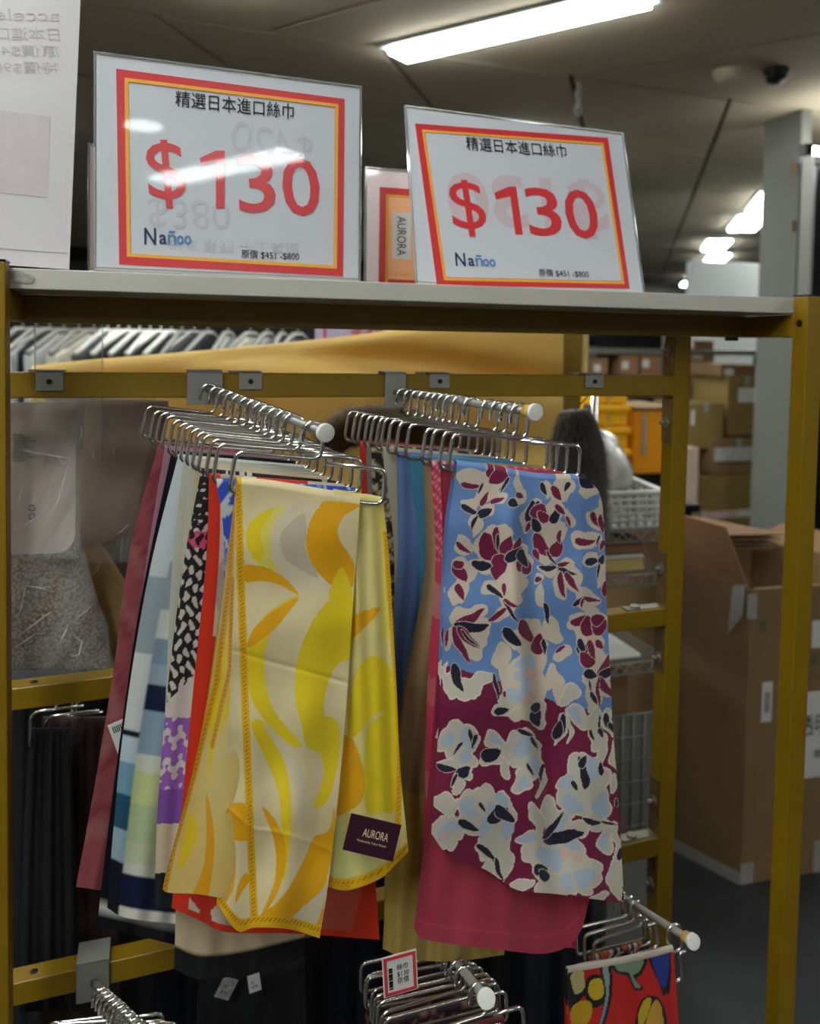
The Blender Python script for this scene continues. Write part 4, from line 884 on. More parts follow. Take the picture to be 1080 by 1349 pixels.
# red scarf with bold outlined shapes on the lower right rod
a, b = H4[3]; Yz = (a[1]+b[1])/2
RS = [([(748, 1280), (772, 1276), (776, 1300), (764, 1318), (750, 1330)], (26, 26, 30)), ([(752, 1284), (770, 1280), (772, 1298), (758, 1310)], (196, 184, 120)),
      ([(770, 1276), (790, 1272), (796, 1300), (782, 1312), (772, 1300)], (204, 34, 30)), ([(776, 1286), (792, 1286), (798, 1318), (776, 1328), (770, 1300)], (30, 30, 32)), ([(778, 1292), (792, 1290), (795, 1310), (784, 1318), (775, 1308)], (214, 178, 40)),
      ([(752, 1330), (768, 1318), (780, 1324), (776, 1345), (756, 1360)], (206, 164, 30)),
      ([(790, 1272), (804, 1270), (806, 1310), (798, 1345), (788, 1360), (796, 1310)], (30, 32, 34)), ([(793, 1272), (801, 1271), (802, 1310), (794, 1345), (789, 1352), (798, 1310)], (150, 168, 172)),
      ([(806, 1268), (850, 1262), (846, 1282), (838, 1290), (848, 1302), (836, 1304), (826, 1286), (812, 1282)], (36, 40, 36)), ([(812, 1268), (846, 1264), (842, 1280), (834, 1286), (844, 1300), (836, 1300), (828, 1282), (814, 1279)], (140, 164, 130)),
      ([(854, 1258), (882, 1252), (882, 1310), (876, 1318), (868, 1296)], (28, 28, 34)), ([(858, 1260), (880, 1255), (879, 1290), (872, 1300)], (46, 66, 150)),
      ([(838, 1338), (846, 1316), (860, 1312), (872, 1320), (880, 1350), (880, 1380), (836, 1380)], (30, 28, 30)), ([(840, 1340), (848, 1318), (858, 1316), (852, 1340), (844, 1352)], (206, 176, 34)), ([(850, 1350), (862, 1318), (872, 1330), (872, 1380), (846, 1380)], (216, 164, 60)), ([(872, 1316), (884, 1310), (890, 1340), (886, 1380), (876, 1380), (878, 1340)], (196, 34, 34))]
def redcol(P, U, V):
    C = np.broadcast_to(np.array(lin((206, 38, 34))), P.shape[:-1]+(3,)).copy()
    for s, c in RS: paint(C, P, s, c)
    C[(V < .02)] = lin((206, 192, 176)); return C
o = cloth('silk_scarf', [(748, 1279), (747, 1420)], [(887, 1250), (899, 1420)], Yz-.004, M['silk'], redcol, top=[(748, 1279), (800, 1270), (850, 1260), (887, 1250)], nx=110, ny=130, waves=((.003, 2.2, .1, 0), (.001, 6, 0, 0)), gap=.006)
tag(o, 'red scarf with bold black outlined colour shapes at lower right', 'scarf', G3)
scarf('silk_scarf', H4[1], 'black and white scarf with orange marks behind the red scarf', swirls((20, 19, 20), [(206, 198, 186), (200, 90, 50)], 12, 12, .15), M['silk'], (proj(H4[1][0])[0]-2, 1420), (proj(H4[1][1])[0]+2, 1420), group=G3, nx=40, ny=60)

# ------------------------------------------------------------------ soft things behind the rack
def pillow(name, L, R, Y, m, bulge=.02, top=None, bot=None, nx=16, ny=20, parent=None, waves=(), edge=.004):
    u = np.linspace(0, 1, nx); v = np.linspace(0, 1, ny); U, V = np.meshgrid(u, v)
    Lp = interp_poly(smoothpoly(L) if len(L) > 2 else L, v); Rp = interp_poly(smoothpoly(R) if len(R) > 2 else R, v)
    P = Lp[:, None]*(1-u)[None, :, None]+Rp[:, None]*u[None, :, None]
    if top is not None: P += ((1-v)**2)[:, None, None]*(interp_poly(smoothpoly(top), u)-P[0])[None]
    if bot is not None: P += (v**2)[:, None, None]*(interp_poly(smoothpoly(bot), u)-P[-1])[None]
    sh = np.sqrt(np.clip(np.sin(math.pi*U), 0, 1)*np.clip(np.sin(math.pi*V), 0, 1))*bulge+edge
    d = np.zeros_like(U)
    for amp, fu, fv, ph in waves: d += amp*np.sin(2*math.pi*(fu*U+fv*V+ph))
    W1 = atn(P, Y+d); W2 = W1.copy(); W1[..., 1] -= sh; W2[..., 1] += sh
    idx = np.arange(nx*ny).reshape(ny, nx); n = nx*ny; Fc = []
    for i in range(ny-1):
        for j in range(nx-1):
            q = (idx[i, j], idx[i+1, j], idx[i+1, j+1], idx[i, j+1]); Fc.append(tuple(int(k) for k in q)); Fc.append(tuple(int(k)+n for k in reversed(q)))
    ring = [idx[0, j] for j in range(nx)]+[idx[i, nx-1] for i in range(1, ny)]+[idx[ny-1, j] for j in range(nx-2, -1, -1)]+[idx[i, 0] for i in range(ny-2, 0, -1)]
    for k in range(len(ring)):
        a, b = int(ring[k]), int(ring[(k+1) % len(ring)]); Fc.append((a, b, b+n, a+n))
    return mesh(name, np.concatenate([W1.reshape(-1, 3), W2.reshape(-1, 3)]), Fc, m, parent, smooth=True)

# golden cloth draped behind the upper crossbar
def gdy(U, V): return .03*np.sin(5*U+1.0*V)+.012*np.sin(14*U-3*V)+.05*np.exp(-((U*.6-V-.28)/.08)**2)
o = cloth('cloth_cover', [(40, 494), (40, 660)], [(742, 437), (742, 660)], 1.72, M['goldcloth'], flat((255, 255, 255)), top=[(40, 496), (120, 487), (250, 476), (400, 461), (480, 452), (545, 442), (600, 437), (742, 438)], nx=70, ny=30, dy=gdy, wrap=True, gap=.04, back=.6)
tag(o, 'golden yellow cloth draped behind the upper crossbar', 'cloth')
# second yellow rack post behind
a = at(734, 460, 1.80); b = at(767, 460, 1.80)
o = empty('rear_rack', (a[0], 1.8, 0), 'second yellow rack frame standing behind the golden cloth', 'rack')
box('post', (a[0], 1.80, 0), (b[0], 1.86, 1.60), M['yellow'], o); c = at(778, 460, 1.80)
box('side_plate', (b[0], 1.81, 1.38), (c[0], 1.84, 1.60), mat('pale_wood', (206, 176, 110), .6, noise=.1, nscale=30), o)
box('rail', (-.6, 1.81, 1.56), (a[0], 1.85, 1.60), M['yellow'], o); box('post', (-.66, 1.80, 0), (-.6, 1.86, 1.60), M['yellow'], o)
box('lower_rail', (-.6, 1.81, .30), (a[0], 1.85, .34), M['yellow'], o); box('middle_rail', (-.6, 1.81, 1.02), (a[0], 1.85, 1.06), M['yellow'], o)

# fluffy garments
def fur(name, path, rad, m, label, n=5000, ln=.016, seed=1):
    r = np.random.default_rng(seed); pts = smoothpoly(np.array(path), 6); rr = np.interp(np.linspace(0, 1, len(pts)), np.linspace(0, 1, len(rad)), rad)
    o = empty(name, tuple(pts[-1]), label, 'fur garment')
    tube('body', pts, list(rr), m, o, 16)
    V, Fc = [], []
    for k in range(n):
        i = r.integers(0, len(pts)-1); t = r.random(); c = pts[i]*(1-t)+pts[i+1]*t; ra = rr[i]*(1-t)+rr[i+1]*t
        tg = pts[i+1]-pts[i]; tg = tg/np.linalg.norm(tg); d = r.normal(size=3); d -= tg*(d@tg); d /= np.linalg.norm(d)
        p = c+d*ra*.96; e = p+(d*.6+tg*.7*r.uniform(.3, 1)+np.array([0, 0, -.35])+r.normal(size=3)*.25)*ln; s = np.cross(d, tg)*.0013
        V += [p-s, p+s, e]; Fc.append((3*k, 3*k+1, 3*k+2))
    q = mesh('pile', V, Fc, m, o); q['kind'] = 'stuff'
    c = pts[0] if name == 'fur_coat' else pts[len(pts)//2]
    tube('hanging_loop', [c, np.array([c[0], 1.30, 1.445]), np.array([c[0], 1.131, 1.440])], .0015, M['blackhard'], o, 6)
fur('fur_coat', [at(757, 541, 1.42), at(760, 575, 1.42), at(763, 625, 1.42), at(765, 700, 1.42)], [.028, .046, .053, .050], M['fur'], 'grey fluffy fur garment behind the right rod', 7000, .020, 1)
fur('fur_collar', [at(425, 590, 1.47), at(460, 562, 1.47), at(520, 556, 1.47), at(575, 575, 1.47), at(640, 600, 1.47)], [.03, .036, .03, .036, .04], M['furbeige'], 'brown fluffy fur collar behind the middle of the crossbar', 5000, .016, 2)

# packed goods at the left
def film(name, poly, Y, parent, m=None):
    return pillow(name, poly[0], poly[1], Y, m or M['film'], .006, parent=parent, waves=((.004, 2, 1.5, .2), (.003, 5, 4, .1)), nx=24, ny=24)
def creases(parent, segs, Y):
    for s in segs:
        pts = [at(*q, Y) for q in s]; n = len(pts)
        tube('film_crease', pts, [.0002]+[.0008]*(n-2)+[.0002], M['crease'], parent, 5)
o = empty('packed_insole', tuple(at(50, 730, 1.20)), 'pale translucent rounded card in clear wrap at upper left', 'package')
bm = bmesh.new(); n = 8; cx, cy, rr_ = 72, 702, 27
pts = [(-30, 532), (100, 528)]+[(cx+rr_*math.cos(t), cy+rr_*math.sin(t)) for t in np.linspace(0, math.pi/2, n)]+[(-30, 732)]
f1 = [bm.verts.new(tuple(at(x, y, 1.215))) for x, y in pts]; f2 = [bm.verts.new(tuple(at(x, y, 1.215)+np.array([0, .004, 0]))) for x, y in pts]
bm.faces.new(f1); bm.faces.new(list(reversed(f2)))
for k in range(len(pts)): bm.faces.new((f1[k], f1[(k+1) % len(pts)], f2[(k+1) % len(pts)], f2[k]))
ins = bm_obj('card', bm, M['insert'], o)
film('wrap', ([(-30, 526), (-30, 736)], [(112, 524), (104, 736)]), 1.205, o)
creases(o, [[(20, 590), (50, 597), (80, 602), (92, 604)], [(92, 604), (82, 640), (76, 660), (60, 690)], [(20, 706), (36, 690), (50, 680)], [(30, 640), (24, 660), (20, 672)], [(76, 602), (84, 612), (92, 603)]], 1.196)
bm = bmesh.new()
for k in range(9):
    a = at(17, 572+k*4.2, 1.2125); b = at(30+22*((k*37) % 5)/5, 574+k*4.2, 1.2125); add_box(bm, (a[0], 1.2123, b[2]), (b[0], 1.2138, a[2]))
bm_obj('fine_print', bm, M['scuff'], ins)
for (x0, y0) in ((38, 665), (38, 676)):
    c = at(x0+4, y0+4, 1.2126); tube('mark', [c+np.array([.004*math.cos(t), 0, .004*math.sin(t)]) for t in np.linspace(0, 6.28, 10)], .0006, M['ink'], ins, 5)
o = empty('folded_garment', tuple(at(150, 740, 1.33)), 'taupe folded garment in clear plastic wrap behind the left hangers', 'garment')
pillow('garment', [(60, 522), (70, 640), (80, 748)], [(222, 528), (205, 640), (180, 735)], 1.34, M['taupe'], .035, parent=o, bot=[(80, 745), (120, 725), (180, 700)], waves=((.006, 1.2, .6, .1),))
film('wrap', ([(66, 524), (84, 742)], [(205, 524), (172, 740)]), 1.285, o)
creases(o, [[(107, 560), (108, 572), (104, 582)], [(124, 590), (122, 600), (126, 606)], [(150, 590), (149, 600)], [(170, 690), (160, 700), (152, 704)]], 1.272)
def knitmat():
    m = mat('woven_knit', (150, 136, 116), .9); nt = m.node_tree; b = nt.nodes['Principled BSDF']
    v = nt.nodes.new('ShaderNodeTexVoronoi'); v.inputs['Scale'].default_value = 230; tc = nt.nodes.new('ShaderNodeTexCoord'); nt.links.new(tc.outputs['Object'], v.inputs['Vector'])
    cr = nt.nodes.new('ShaderNodeValToRGB'); cr.color_ramp.elements[0].color = (*lin((206, 190, 166)), 1); cr.color_ramp.elements[1].color = (*lin((96, 82, 68)), 1); cr.color_ramp.elements[1].position = .75
    nt.links.new(v.outputs['Distance'], cr.inputs[0]); nt.links.new(cr.outputs[0], b.inputs['Base Color'])
    bp = nt.nodes.new('ShaderNodeBump'); bp.inputs['Strength'].default_value = .8; bp.inputs['Distance'].default_value = .004; bp.invert = True
    nt.links.new(v.outputs['Distance'], bp.inputs['Height']); nt.links.new(bp.outputs[0], b.inputs['Normal']); return m
o = empty('knit_package', tuple(at(80, 888, 1.26)), 'grey brown woven knitwear in crinkled clear wrap on the left bar', 'package')
pillow('knitwear', [(-40, 715), (-40, 880)], [(100, 715), (128, 790), (146, 884)], 1.27, knitmat(), .035, parent=o, waves=((.004, 1.5, 1, .2),))
film('wrap', ([(-40, 712), (-40, 884)], [(108, 712), (152, 884)]), 1.222, o)
creases(o, [[(20, 840), (40, 826), (58, 812), (68, 806)], [(20, 852), (34, 844), (48, 834)], [(34, 772), (28, 800), (22, 816)], [(34, 772), (52, 774), (70, 780)], [(100, 815), (112, 806), (122, 796)], [(76, 852), (84, 836), (90, 824)], [(60, 862), (66, 840)]], 1.214)
creases(o, [[(98, 838), (108, 845), (104, 862), (92, 866)]], 1.214)
o = empty('paper_packet', tuple(at(140, 880, 1.30)), 'tan paper packet in clear wrap between the knitwear and the rose scarf', 'packet')
pillow('packet', [(94, 728), (120, 780), (140, 820), (142, 884)], [(130, 712), (155, 750), (172, 790), (170, 884)], 1.33, M['tan'], .012, parent=o)
creases(o, [[(118, 760), (128, 752), (132, 740)], [(150, 770), (158, 776)]], 1.31)
o = empty('dark_packet', tuple(at(170, 780, 1.37)), 'wine dark bundle in shiny clear wrap left of the rose scarf', 'packet')
pillow('bundle', [(120, 690), (140, 780)], [(200, 680), (190, 800)], 1.40, mat('wine_cloth', (74, 52, 46), .6, noise=.3, nscale=40), .025, parent=o)
film('wrap', ([(120, 688), (140, 782)], [(200, 678), (190, 800)]), 1.36, o)
creases(o, [[(164, 690), (160, 720), (158, 742)], [(170, 700), (166, 726)], [(150, 700), (160, 694), (170, 684)]], 1.35)

# dark garments on the lower level
def garment(xl, xr, y0, y1, Y, m, label, hook=None, grp='dark garments hanging behind the scarves', taper=8):
    o = empty('hanging_garment', tuple(at((xl+xr)/2, y1, Y)), label, 'garment', grp)
    pillow('body', [(xl+taper, y0), (xl, (y0+y1)/2), (xl-4, y1)], [(xr-taper, y0), (xr, (y0+y1)/2), (xr+4, y1)], Y, m, .018, parent=o, waves=((.006, 2.5, .1, .3), (.004, 5, .2, 0)), nx=24, ny=24)
    if hook:
        tube('hanger_wire', fillet([at(hook[0], hook[1]+44, Y-.02), at(hook[0], hook[1], Y-.02), at(hook[0]+70, hook[1]-8, Y-.02)], .015), .0022, M['chrome'], o, 8)
        tube('hook', fillet([at(hook[0]+35, hook[1]-4, Y-.02), at(hook[0]+35, hook[1]-20, Y-.02), at(hook[0]+45, hook[1]-24, Y-.02)], .008), .002, M['chrome'], o, 8)
pinklin = mat('dark_rose_cloth', (58, 34, 36), .8, noise=.3, nscale=20, bump=.3)
garment(30, 100, 960, 1330, 1.20, M['black'], 'black textured garment leftmost under the left bar', (40, 938))
garment(48, 155, 945, 1350, 1.24, pinklin, 'dark maroon garment with pink lining under the left bar', (60, 944))
garment(80, 200, 960, 1420, 1.28, M['black'], 'black lacy garment right of the maroon one under the left bar', (66, 946))
DK = [mat('charcoal_cloth', (24, 24, 28), .85, noise=.3, nscale=30), M['black'], mat('dark_navy_cloth', (20, 24, 38), .8, noise=.2, nscale=30)]
for k in range(9):  # dark row added to cover the bright background low behind the rack
    xl = -30+88*k
    garment(xl, xl+110, 905 if k < 8 else 1040, 1500, 1.42+.02*(k % 2), DK[k % 3], 'added dark garment filling the back row, %s from the left' % ORD[k], grp='added back row of dark garments')
o = empty('hanging_garment', tuple(at(310, 1349, 1.02)), 'black garment with white tags below the beige hem', 'garment', 'dark garments hanging behind the scarves')
pillow('body', [(262, 1268), (255, 1450)], [(400, 1262), (405, 1450)], 1.16, DK[1], .02, parent=o, waves=((.006, 3, .1, .3),), nx=24, ny=16)
for (cx, cy, rot, m, w_, h_) in ((335, 1295, 8, M['label'], .017, .026), (298, 1302, -28, M['scuff'], .022, .030)):
    c = at(cx, cy, 1.125); tm = Matrix.Translation(Vector(c)) @ Matrix.Rotation(math.radians(-rot), 4, 'Y')
    tg = box('swing_tag', (-w_/2, -.0005, -h_/2), (w_/2, .0005, h_/2), m, o, bevel=.0003, mtx=tm); text('print', 'M\n$90', M['ink'], tg, tm @ Matrix.Translation((0, -.0008, -.002)), w_*.5, h_*.45)
c = at(163, 972, 1.0); tm = Matrix.Translation(Vector(c)) @ Matrix.Rotation(math.radians(-18), 4, 'Y')
tg = box('barcode_tag', (-.012, -.0005, -.022), (.012, .0005, .022), M['label'], satin_s, bevel=.0003, mtx=tm)
bm = bmesh.new()
for k in range(7): add_box(bm, (-.008+k*.0022, -.0011, .010), (-.008+k*.0022+.0011, -.0005, .018), tm)
bm_obj('barcode', bm, M['ink'], tg)

# ------------------------------------------------------------------ stock area behind, right
def pxbox(name, x0, y0, x1, y1, Y, depth, m, label=None, cat='box', parent=None, group=None, bevel=.003, yaw=0):
    a = at(x0, y1, Y); b = at(x1, y0, Y)
    o = box(name, (a[0], Y, a[2]), (b[0], Y+depth, b[2]), m, parent, bevel)
    if label: tag(o, label, cat, group)
    return o
def carton(x0, y0, x1, y1, Y, depth, m, label, tape=True, lab=None, group='cartons in the stock area', floor=False):
    a = at(x0, y1, Y); b = at(x1, y0, Y); z0 = 0 if floor else a[2]
    o = empty('carton', ((a[0]+b[0])/2, Y+depth/2, z0), label, 'box', group)
    box('body', (a[0], Y, z0), (b[0], Y+depth, b[2]), m, o, .003)
    if tape:
        c = (a[0]+b[0])/2; bm = bmesh.new(); add_box(bm, (c-.02, Y-.0008, b[2]-.06), (c+.02, Y+.002, b[2]+.0006)); add_box(bm, (c-.02, Y-.0006, b[2]), (c+.02, Y+depth, b[2]+.0010)); bm_obj('tape', bm, M['tape'], o)
    if lab:
        p = at(lab[0], lab[3], Y); q = at(lab[2], lab[1], Y); box('label', (p[0], Y-.0012, p[2]), (q[0], Y+.001, q[2]), M['label'], o, bevel=0)
    return o
# big open carton standing in the aisle
c0 = onz(975, 1166, 0); e1 = np.array([1.0, -.042]); e1 /= np.linalg.norm(e1); e2 = np.array([-.42, .907]); e2 /= np.linalg.norm(e2)
def gp(u, v, z): return np.array([c0[0]+e1[0]*u+e2[0]*v, c0[1]+e1[1]*u+e2[1]*v, z])
LW, LD, HB = .62, .55, .832
bigbox = empty('open_carton', tuple(gp(.3, .25, 0)), 'big open cardboard carton with white printed label standing in the aisle', 'box')
def panel(name, a, b, z0, z1, t=.006, m=None):
    """wall between ground points a, b"""
    a = np.array(a); b = np.array(b); d = (b-a)[:2]; d = d/np.linalg.norm(d); n = np.array([-d[1], d[0], 0])*t
    q = [np.r_[a[:2], z0], np.r_[b[:2], z0], np.r_[b[:2], z0]+n, np.r_[a[:2], z0]+n]
    return hexa(name, q, [p+np.array([0, 0, z1-z0]) for p in q], m or M['cardboard'], bigbox)
panel('side', gp(0, 0, 0), gp(LW, 0, 0), 0, HB); panel('side', gp(LW, 0, 0), gp(LW, LD, 0), 0, HB); panel('side', gp(LW, LD, 0), gp(0, LD, 0), 0, HB); panel('side', gp(0, LD, 0), gp(0, 0, 0), 0, HB)
hexa('bottom', [gp(.007, .007, .004), gp(LW-.007, .007, .004), gp(LW-.007, LD-.007, .004), gp(.007, LD-.007, .004)], [gp(.007, .007, .012), gp(LW-.007, .007, .012), gp(LW-.007, LD-.007, .012), gp(.007, LD-.007, .012)], M['cardin'], bigbox)
def flap(a, b, c, d, m=None, t=.005):
    a, b, c, d = map(np.asarray, (a, b, c, d)); n = np.cross(b-a, d-a); n = n/np.linalg.norm(n)*t
    hexa('flap', [a, b, b+n, a+n], [d, c, c+n, d+n], m or M['cardboard'], bigbox)
out = np.array([-e2[1]*0-.9, -.25, 0])
flap(gp(0, .01, HB), gp(0, LD, HB), gp(-.02, LD+.02, HB+.17)+np.array([0, 0, .03]), gp(-.035, .05, HB+.165), M['cardboard_red'])
flap(gp(LW, LD, HB), gp(LW, .01, HB), gp(LW+.12, .03, HB+.05), gp(LW+.12, LD, HB+.05), M['cardin'])
flap(gp(.02, .008, HB), gp(LW-.01, .008, HB), gp(LW-.02, .05, HB-.22), gp(.03, .05, HB-.22), M['cardin'])
# prints, labels and tape on its faces
def face_quad(name, u0, z0, u1, z1, m, t=.0015):
    q = [gp(u0, -t, z0), gp(u1, -t, z0), gp(u1, 0, z0), gp(u0, 0, z0)]; return hexa(name, q, [p+np.array([0, 0, z1-z0]) for p in q], m, bigbox)
def side_uz(px, py):                               # point of the right-hand face under a picture point
    d = ray(px, py); n = np.array([-e1[1], e1[0], 0]); P = EYE+d*(((gp(0, 0, 0)-EYE)@n)/(d@n)); return (P-gp(0, 0, 0))[:2]@e1, P[2]
def sq(name, x0, y0, x1, y1, m, t=.0015):
    u0, z1 = side_uz(x0, y0); u1, z0 = side_uz(x1, y1); return face_quad(name, u0, z0, u1, z1, m, t)
sq('barcode_label', 1004, 899, 1015, 950, M['label']); sq('barcode', 1006.5, 912, 1012.5, 938, M['scuff'], .0022)
sq('side_label', 1070, 818, 1100, 851, M['label']); sq('printed_label', 1050, 913, 1135, 1015, M['label'])
def ftext(body, cx, cy, w_, h, m, name='print'):
    u, z = side_uz(cx, cy); u0 = side_uz(cx-w_/2, cy)[0]; u1 = side_uz(cx+w_/2, cy)[0]; z1 = side_uz(cx, cy-h/2)[1]; z0 = side_uz(cx, cy+h/2)[1]
    P = gp(u, -.0028, z); mt_ = Matrix.Translation(Vector(P)) @ Matrix.Rotation(math.atan2(e1[1], e1[0]), 4, 'Z'); text(name, body, m, bigbox, mt_, u1-u0, z1-z0)
ftext('透明', 1071, 954, 40, 27, M['ink']); ftext('摩', 1076, 992, 11, 11, M['ink']); ftext('HO', 1073, 868, 20, 14, M['green']); ftext('II', 1004, 826, 7, 15, M['green']); ftext('H', 1071, 890, 10, 10, M['cardin'])
hexa('bottom_tape', [gp(-.003, 0, .0), gp(-.003, LD, .0), gp(-.001, LD, 0), gp(-.001, 0, 0)], [gp(-.003, 0, .035), gp(-.003, LD, .035), gp(-.001, LD, .035), gp(-.001, 0, .035)], M['tape'], bigbox)
sq('corner_tape', 975.5, 1138, 991, 1163, M['tape']); sq('corner_tape', 1072, 1108, 1090, 1149, M['tape'])
hexa('side_label', [gp(-.003, .30, .16), gp(-.003, .43, .16), gp(-.001, .43, .16), gp(-.001, .30, .16)], [gp(-.003, .30, .27), gp(-.003, .43, .27), gp(-.001, .43, .27), gp(-.001, .30, .27)], M['scuff'], bigbox)
flap(gp(-.004, .02, HB-.08), gp(-.004, .06, HB-.14), gp(-.004, .05, HB), gp(-.004, .015, HB+.01), M['tape'], .001)
sq('corner_tape', 985, 783, 996, 815, M['tape'])
for k in range(4):
    z = HB+.003+k*.016; o = hexa('cardboard_sheet', [gp(.10+.03*k, .44, z), gp(.56, .42-.01*k, z), gp(.56, .70, z+.004), gp(.12, .70, z+.004)], [gp(.10+.03*k, .44, z+.005), gp(.56, .42-.01*k, z+.005), gp(.56, .70, z+.009), gp(.12, .70, z+.009)], M['cardin'] if k % 2 else M['cardboard'])
    tag(o, 'loose flat cardboard sheet on the open carton, %s from the bottom' % ORD[k], 'cardboard', 'cardboard sheets on the open carton')

# stock shelf with shoe boxes
a = at(772, 462, 5.2); b = at(1000, 455, 5.2)
o = empty('stock_shelf', (a[0], 5.2, 0), 'chrome edged stock shelf behind the rack on the right', 'shelf')
box('shelf_top', (a[0], 5.2, a[2]-.02), (b[0]+.5, 5.75, a[2]+.02), M['steel'], o); zl = at(930, 524, 5.2)[2]
box('lower_shelf', (a[0], 5.2, zl-.03), (at(958, 520, 5.2)[0], 5.75, zl), M['blackhard'], o)
for x in (a[0]+.02, at(803, 460, 5.2)[0], at(947, 460, 5.2)[0], b[0]+.4): box('upright', (x, 5.72, 0), (x+.03, 5.75, a[2]-.02), M['blackhard'], o)
for k in range(4):
    y1 = 523-15.3*k; q = carton(908, y1-14.5, 941, y1, 5.22, .35, M['cardboard_red'], 'brown shoe box in the stack of four beside the post, %s from the top' % ORD[3-k], False, (912, y1-11, 926, y1-4), 'shoe boxes on the stock shelf')
for k, (x0, x1, y0) in enumerate([(779, 801, 472), (816, 842, 468), (843, 871, 466)]):
    carton(x0, y0, x1, 523, 5.22, .35, M['cardboard_red'], ['small brown box at the left end of the stock shelf', 'brown box in the middle of the stock shelf', 'brown box next to the rear post on the stock shelf'][k], False, (x0+3, y0+8, x0+12, y0+18), 'shoe boxes on the stock shelf')
for k, (x0, x1, y0, m, lb) in enumerate([(786, 872, 441, M['blackhard'], 'dark tray on top of the stock shelf'), (914, 940, 449, M['cardin'], 'small dark bundle on top of the stock shelf')]):
    a = at(x0, 452, 5.3); b = at(x1, y0, 5.3); zz = at(772, 462, 5.2)[2]+.0201
    o = empty('tray', (a[0], 5.3, zz), lb, 'tray'); box('base', (a[0], 5.3, zz), (b[0], 5.6, zz+.012), m, o); box('rim', (a[0], 5.3, zz+.012), (b[0], 5.31, b[2]), m, o); box('rim', (a[0], 5.59, zz+.012), (b[0], 5.6, b[2]), m, o)
    pillow('paper_roll', [(x0+6, y0-3), (x0+6, 449)], [(x0+20, y0-3), (x0+20, 449)], 5.45, M['label'], .03, parent=o)
carton(957, 496, 1010, 574, 4.75, .4, M['cardboard_olive'], 'tall olive carton with white label stacked beside the pillar', True, (972, 511, 994, 530))
carton(950, 481, 1010, 496, 4.78, .35, M['cardin'], 'low dark carton on top of the tall olive carton', False, (954, 486, 966, 494))
carton(904, 531, 954, 592, 4.72, .4, M['cardboard_olive'], 'olive carton with pale top left of the tall one', True, (910, 540, 915, 560))
carton(935, 577, 1010, 626, 4.70, .45, M['cardboard'], 'carton wrapped in shiny film below the tall olive carton', True)
q = bpy.data.objects['carton'] if False else None
a = at(942, 590, 4.69); b = at(1000, 606, 4.69)
fb = box('film_band', (a[0], 4.685, b[2]), (b[0], 4.695, a[2]), M['filmcloudy'], [o_ for o_ in bpy.data.objects if o_.get('label', '').startswith('carton wrapped')][0], bevel=0)
q = carton(916, 626.5, 1010, 760, 4.64, .5, M['cardboard_olive'], 'large bottom carton with red printed tape beside the pillar', False, floor=True)
p = at(922, 684, 4.64); p2 = at(1000, 670, 4.64); box('printed_tape', (p[0], 4.6385, p[2]), (p2[0], 4.641, p2[2]), M['label'], q, bevel=0)
p = at(950, 677, 4.637); text('print', 'NEOTE DO', M['red'], q, Matrix.Translation(Vector(p)), .25, .05)
carton(900, 590, 921, 665, 4.5, .4, M['taupe'], 'narrow pale brown sack-like carton left of the film wrapped one', False)
carton(899, 665.5, 925, 700, 4.48, .42, M['cardboard'], 'carton under the narrow pale brown one', False, floor=True)
# yellow bins
def bin_stack(x0, x1, ys, Y, m, label, mark):
    for k in range(len(ys)-1):
        a = at(x0, ys[k+1], Y); b = at(x1, ys[k], Y)
        o = empty('storage_bin', ((a[0]+b[0])/2, Y+.15, a[2]), label % ORD[k], 'bin', 'yellow storage bins')
        bm = bmesh.new(); add_box(bm, (a[0]+.008, Y+.012, a[2]), (b[0]-.008, Y+.34, b[2]-.022), bevel=.006); bm_obj('body', bm, m, o)
        box('lip', (a[0], Y, b[2]-.028), (b[0], Y+.35, b[2]-.002), m, o, bevel=.006)
        c = a[0]+(b[0]-a[0])*.47; box('strap', (c-.006, Y+.009, a[2]), (c+.006, Y+.013, b[2]-.03), M['amber'], o, bevel=0)
ysz = [505, 533, 562, 591, 612, 640, 668]
bin_stack(779, 832, ysz, 2.7, M['binyellow'], 'bright yellow plastic bin in the tall stack, %s from the top', 0)
o = empty('storage_bin', tuple(at(852, 625, 2.72)), 'amber yellow tall bin with film band right of the stack', 'bin', 'yellow storage bins')
a = at(833, 625, 2.75); b = at(872, 540, 2.75)
box('body', (a[0], 2.75, a[2]), (b[0]+.1, 3.05, b[2]), M['binyellow2'], o, .006); a2 = at(846, 600, 2.745); b2 = at(852, 545, 2.745); box('film_band', (a2[0], 2.744, a2[2]), (b2[0], 2.749, b2[2]), M['tape'], o, 0)
box('cover', (a[0]-.005, 2.74, b[2]), (b[0]+.1, 3.06, b[2]+.012), M['cardboard'], o)
sa = at(775, 668.5, 2.7); o = empty('bin_table', (sa[0], 2.7, 0), 'low dark stand carrying the yellow bins', 'stand')
box('top', (sa[0]-.1, 2.66, sa[2]-.03), (sa[0]+.46, 3.1, sa[2]), M['blackhard'], o)
for x in (sa[0]-.08, sa[0]+.40):
    for y in (2.68, 3.04): box('leg', (x, y, 0), (x+.04, y+.04, sa[2]-.03), M['blackhard'], o)
box('riser', (a[0], 2.75, sa[2]), (b[0]+.1, 3.04, a[2]), M['blackhard'], o)

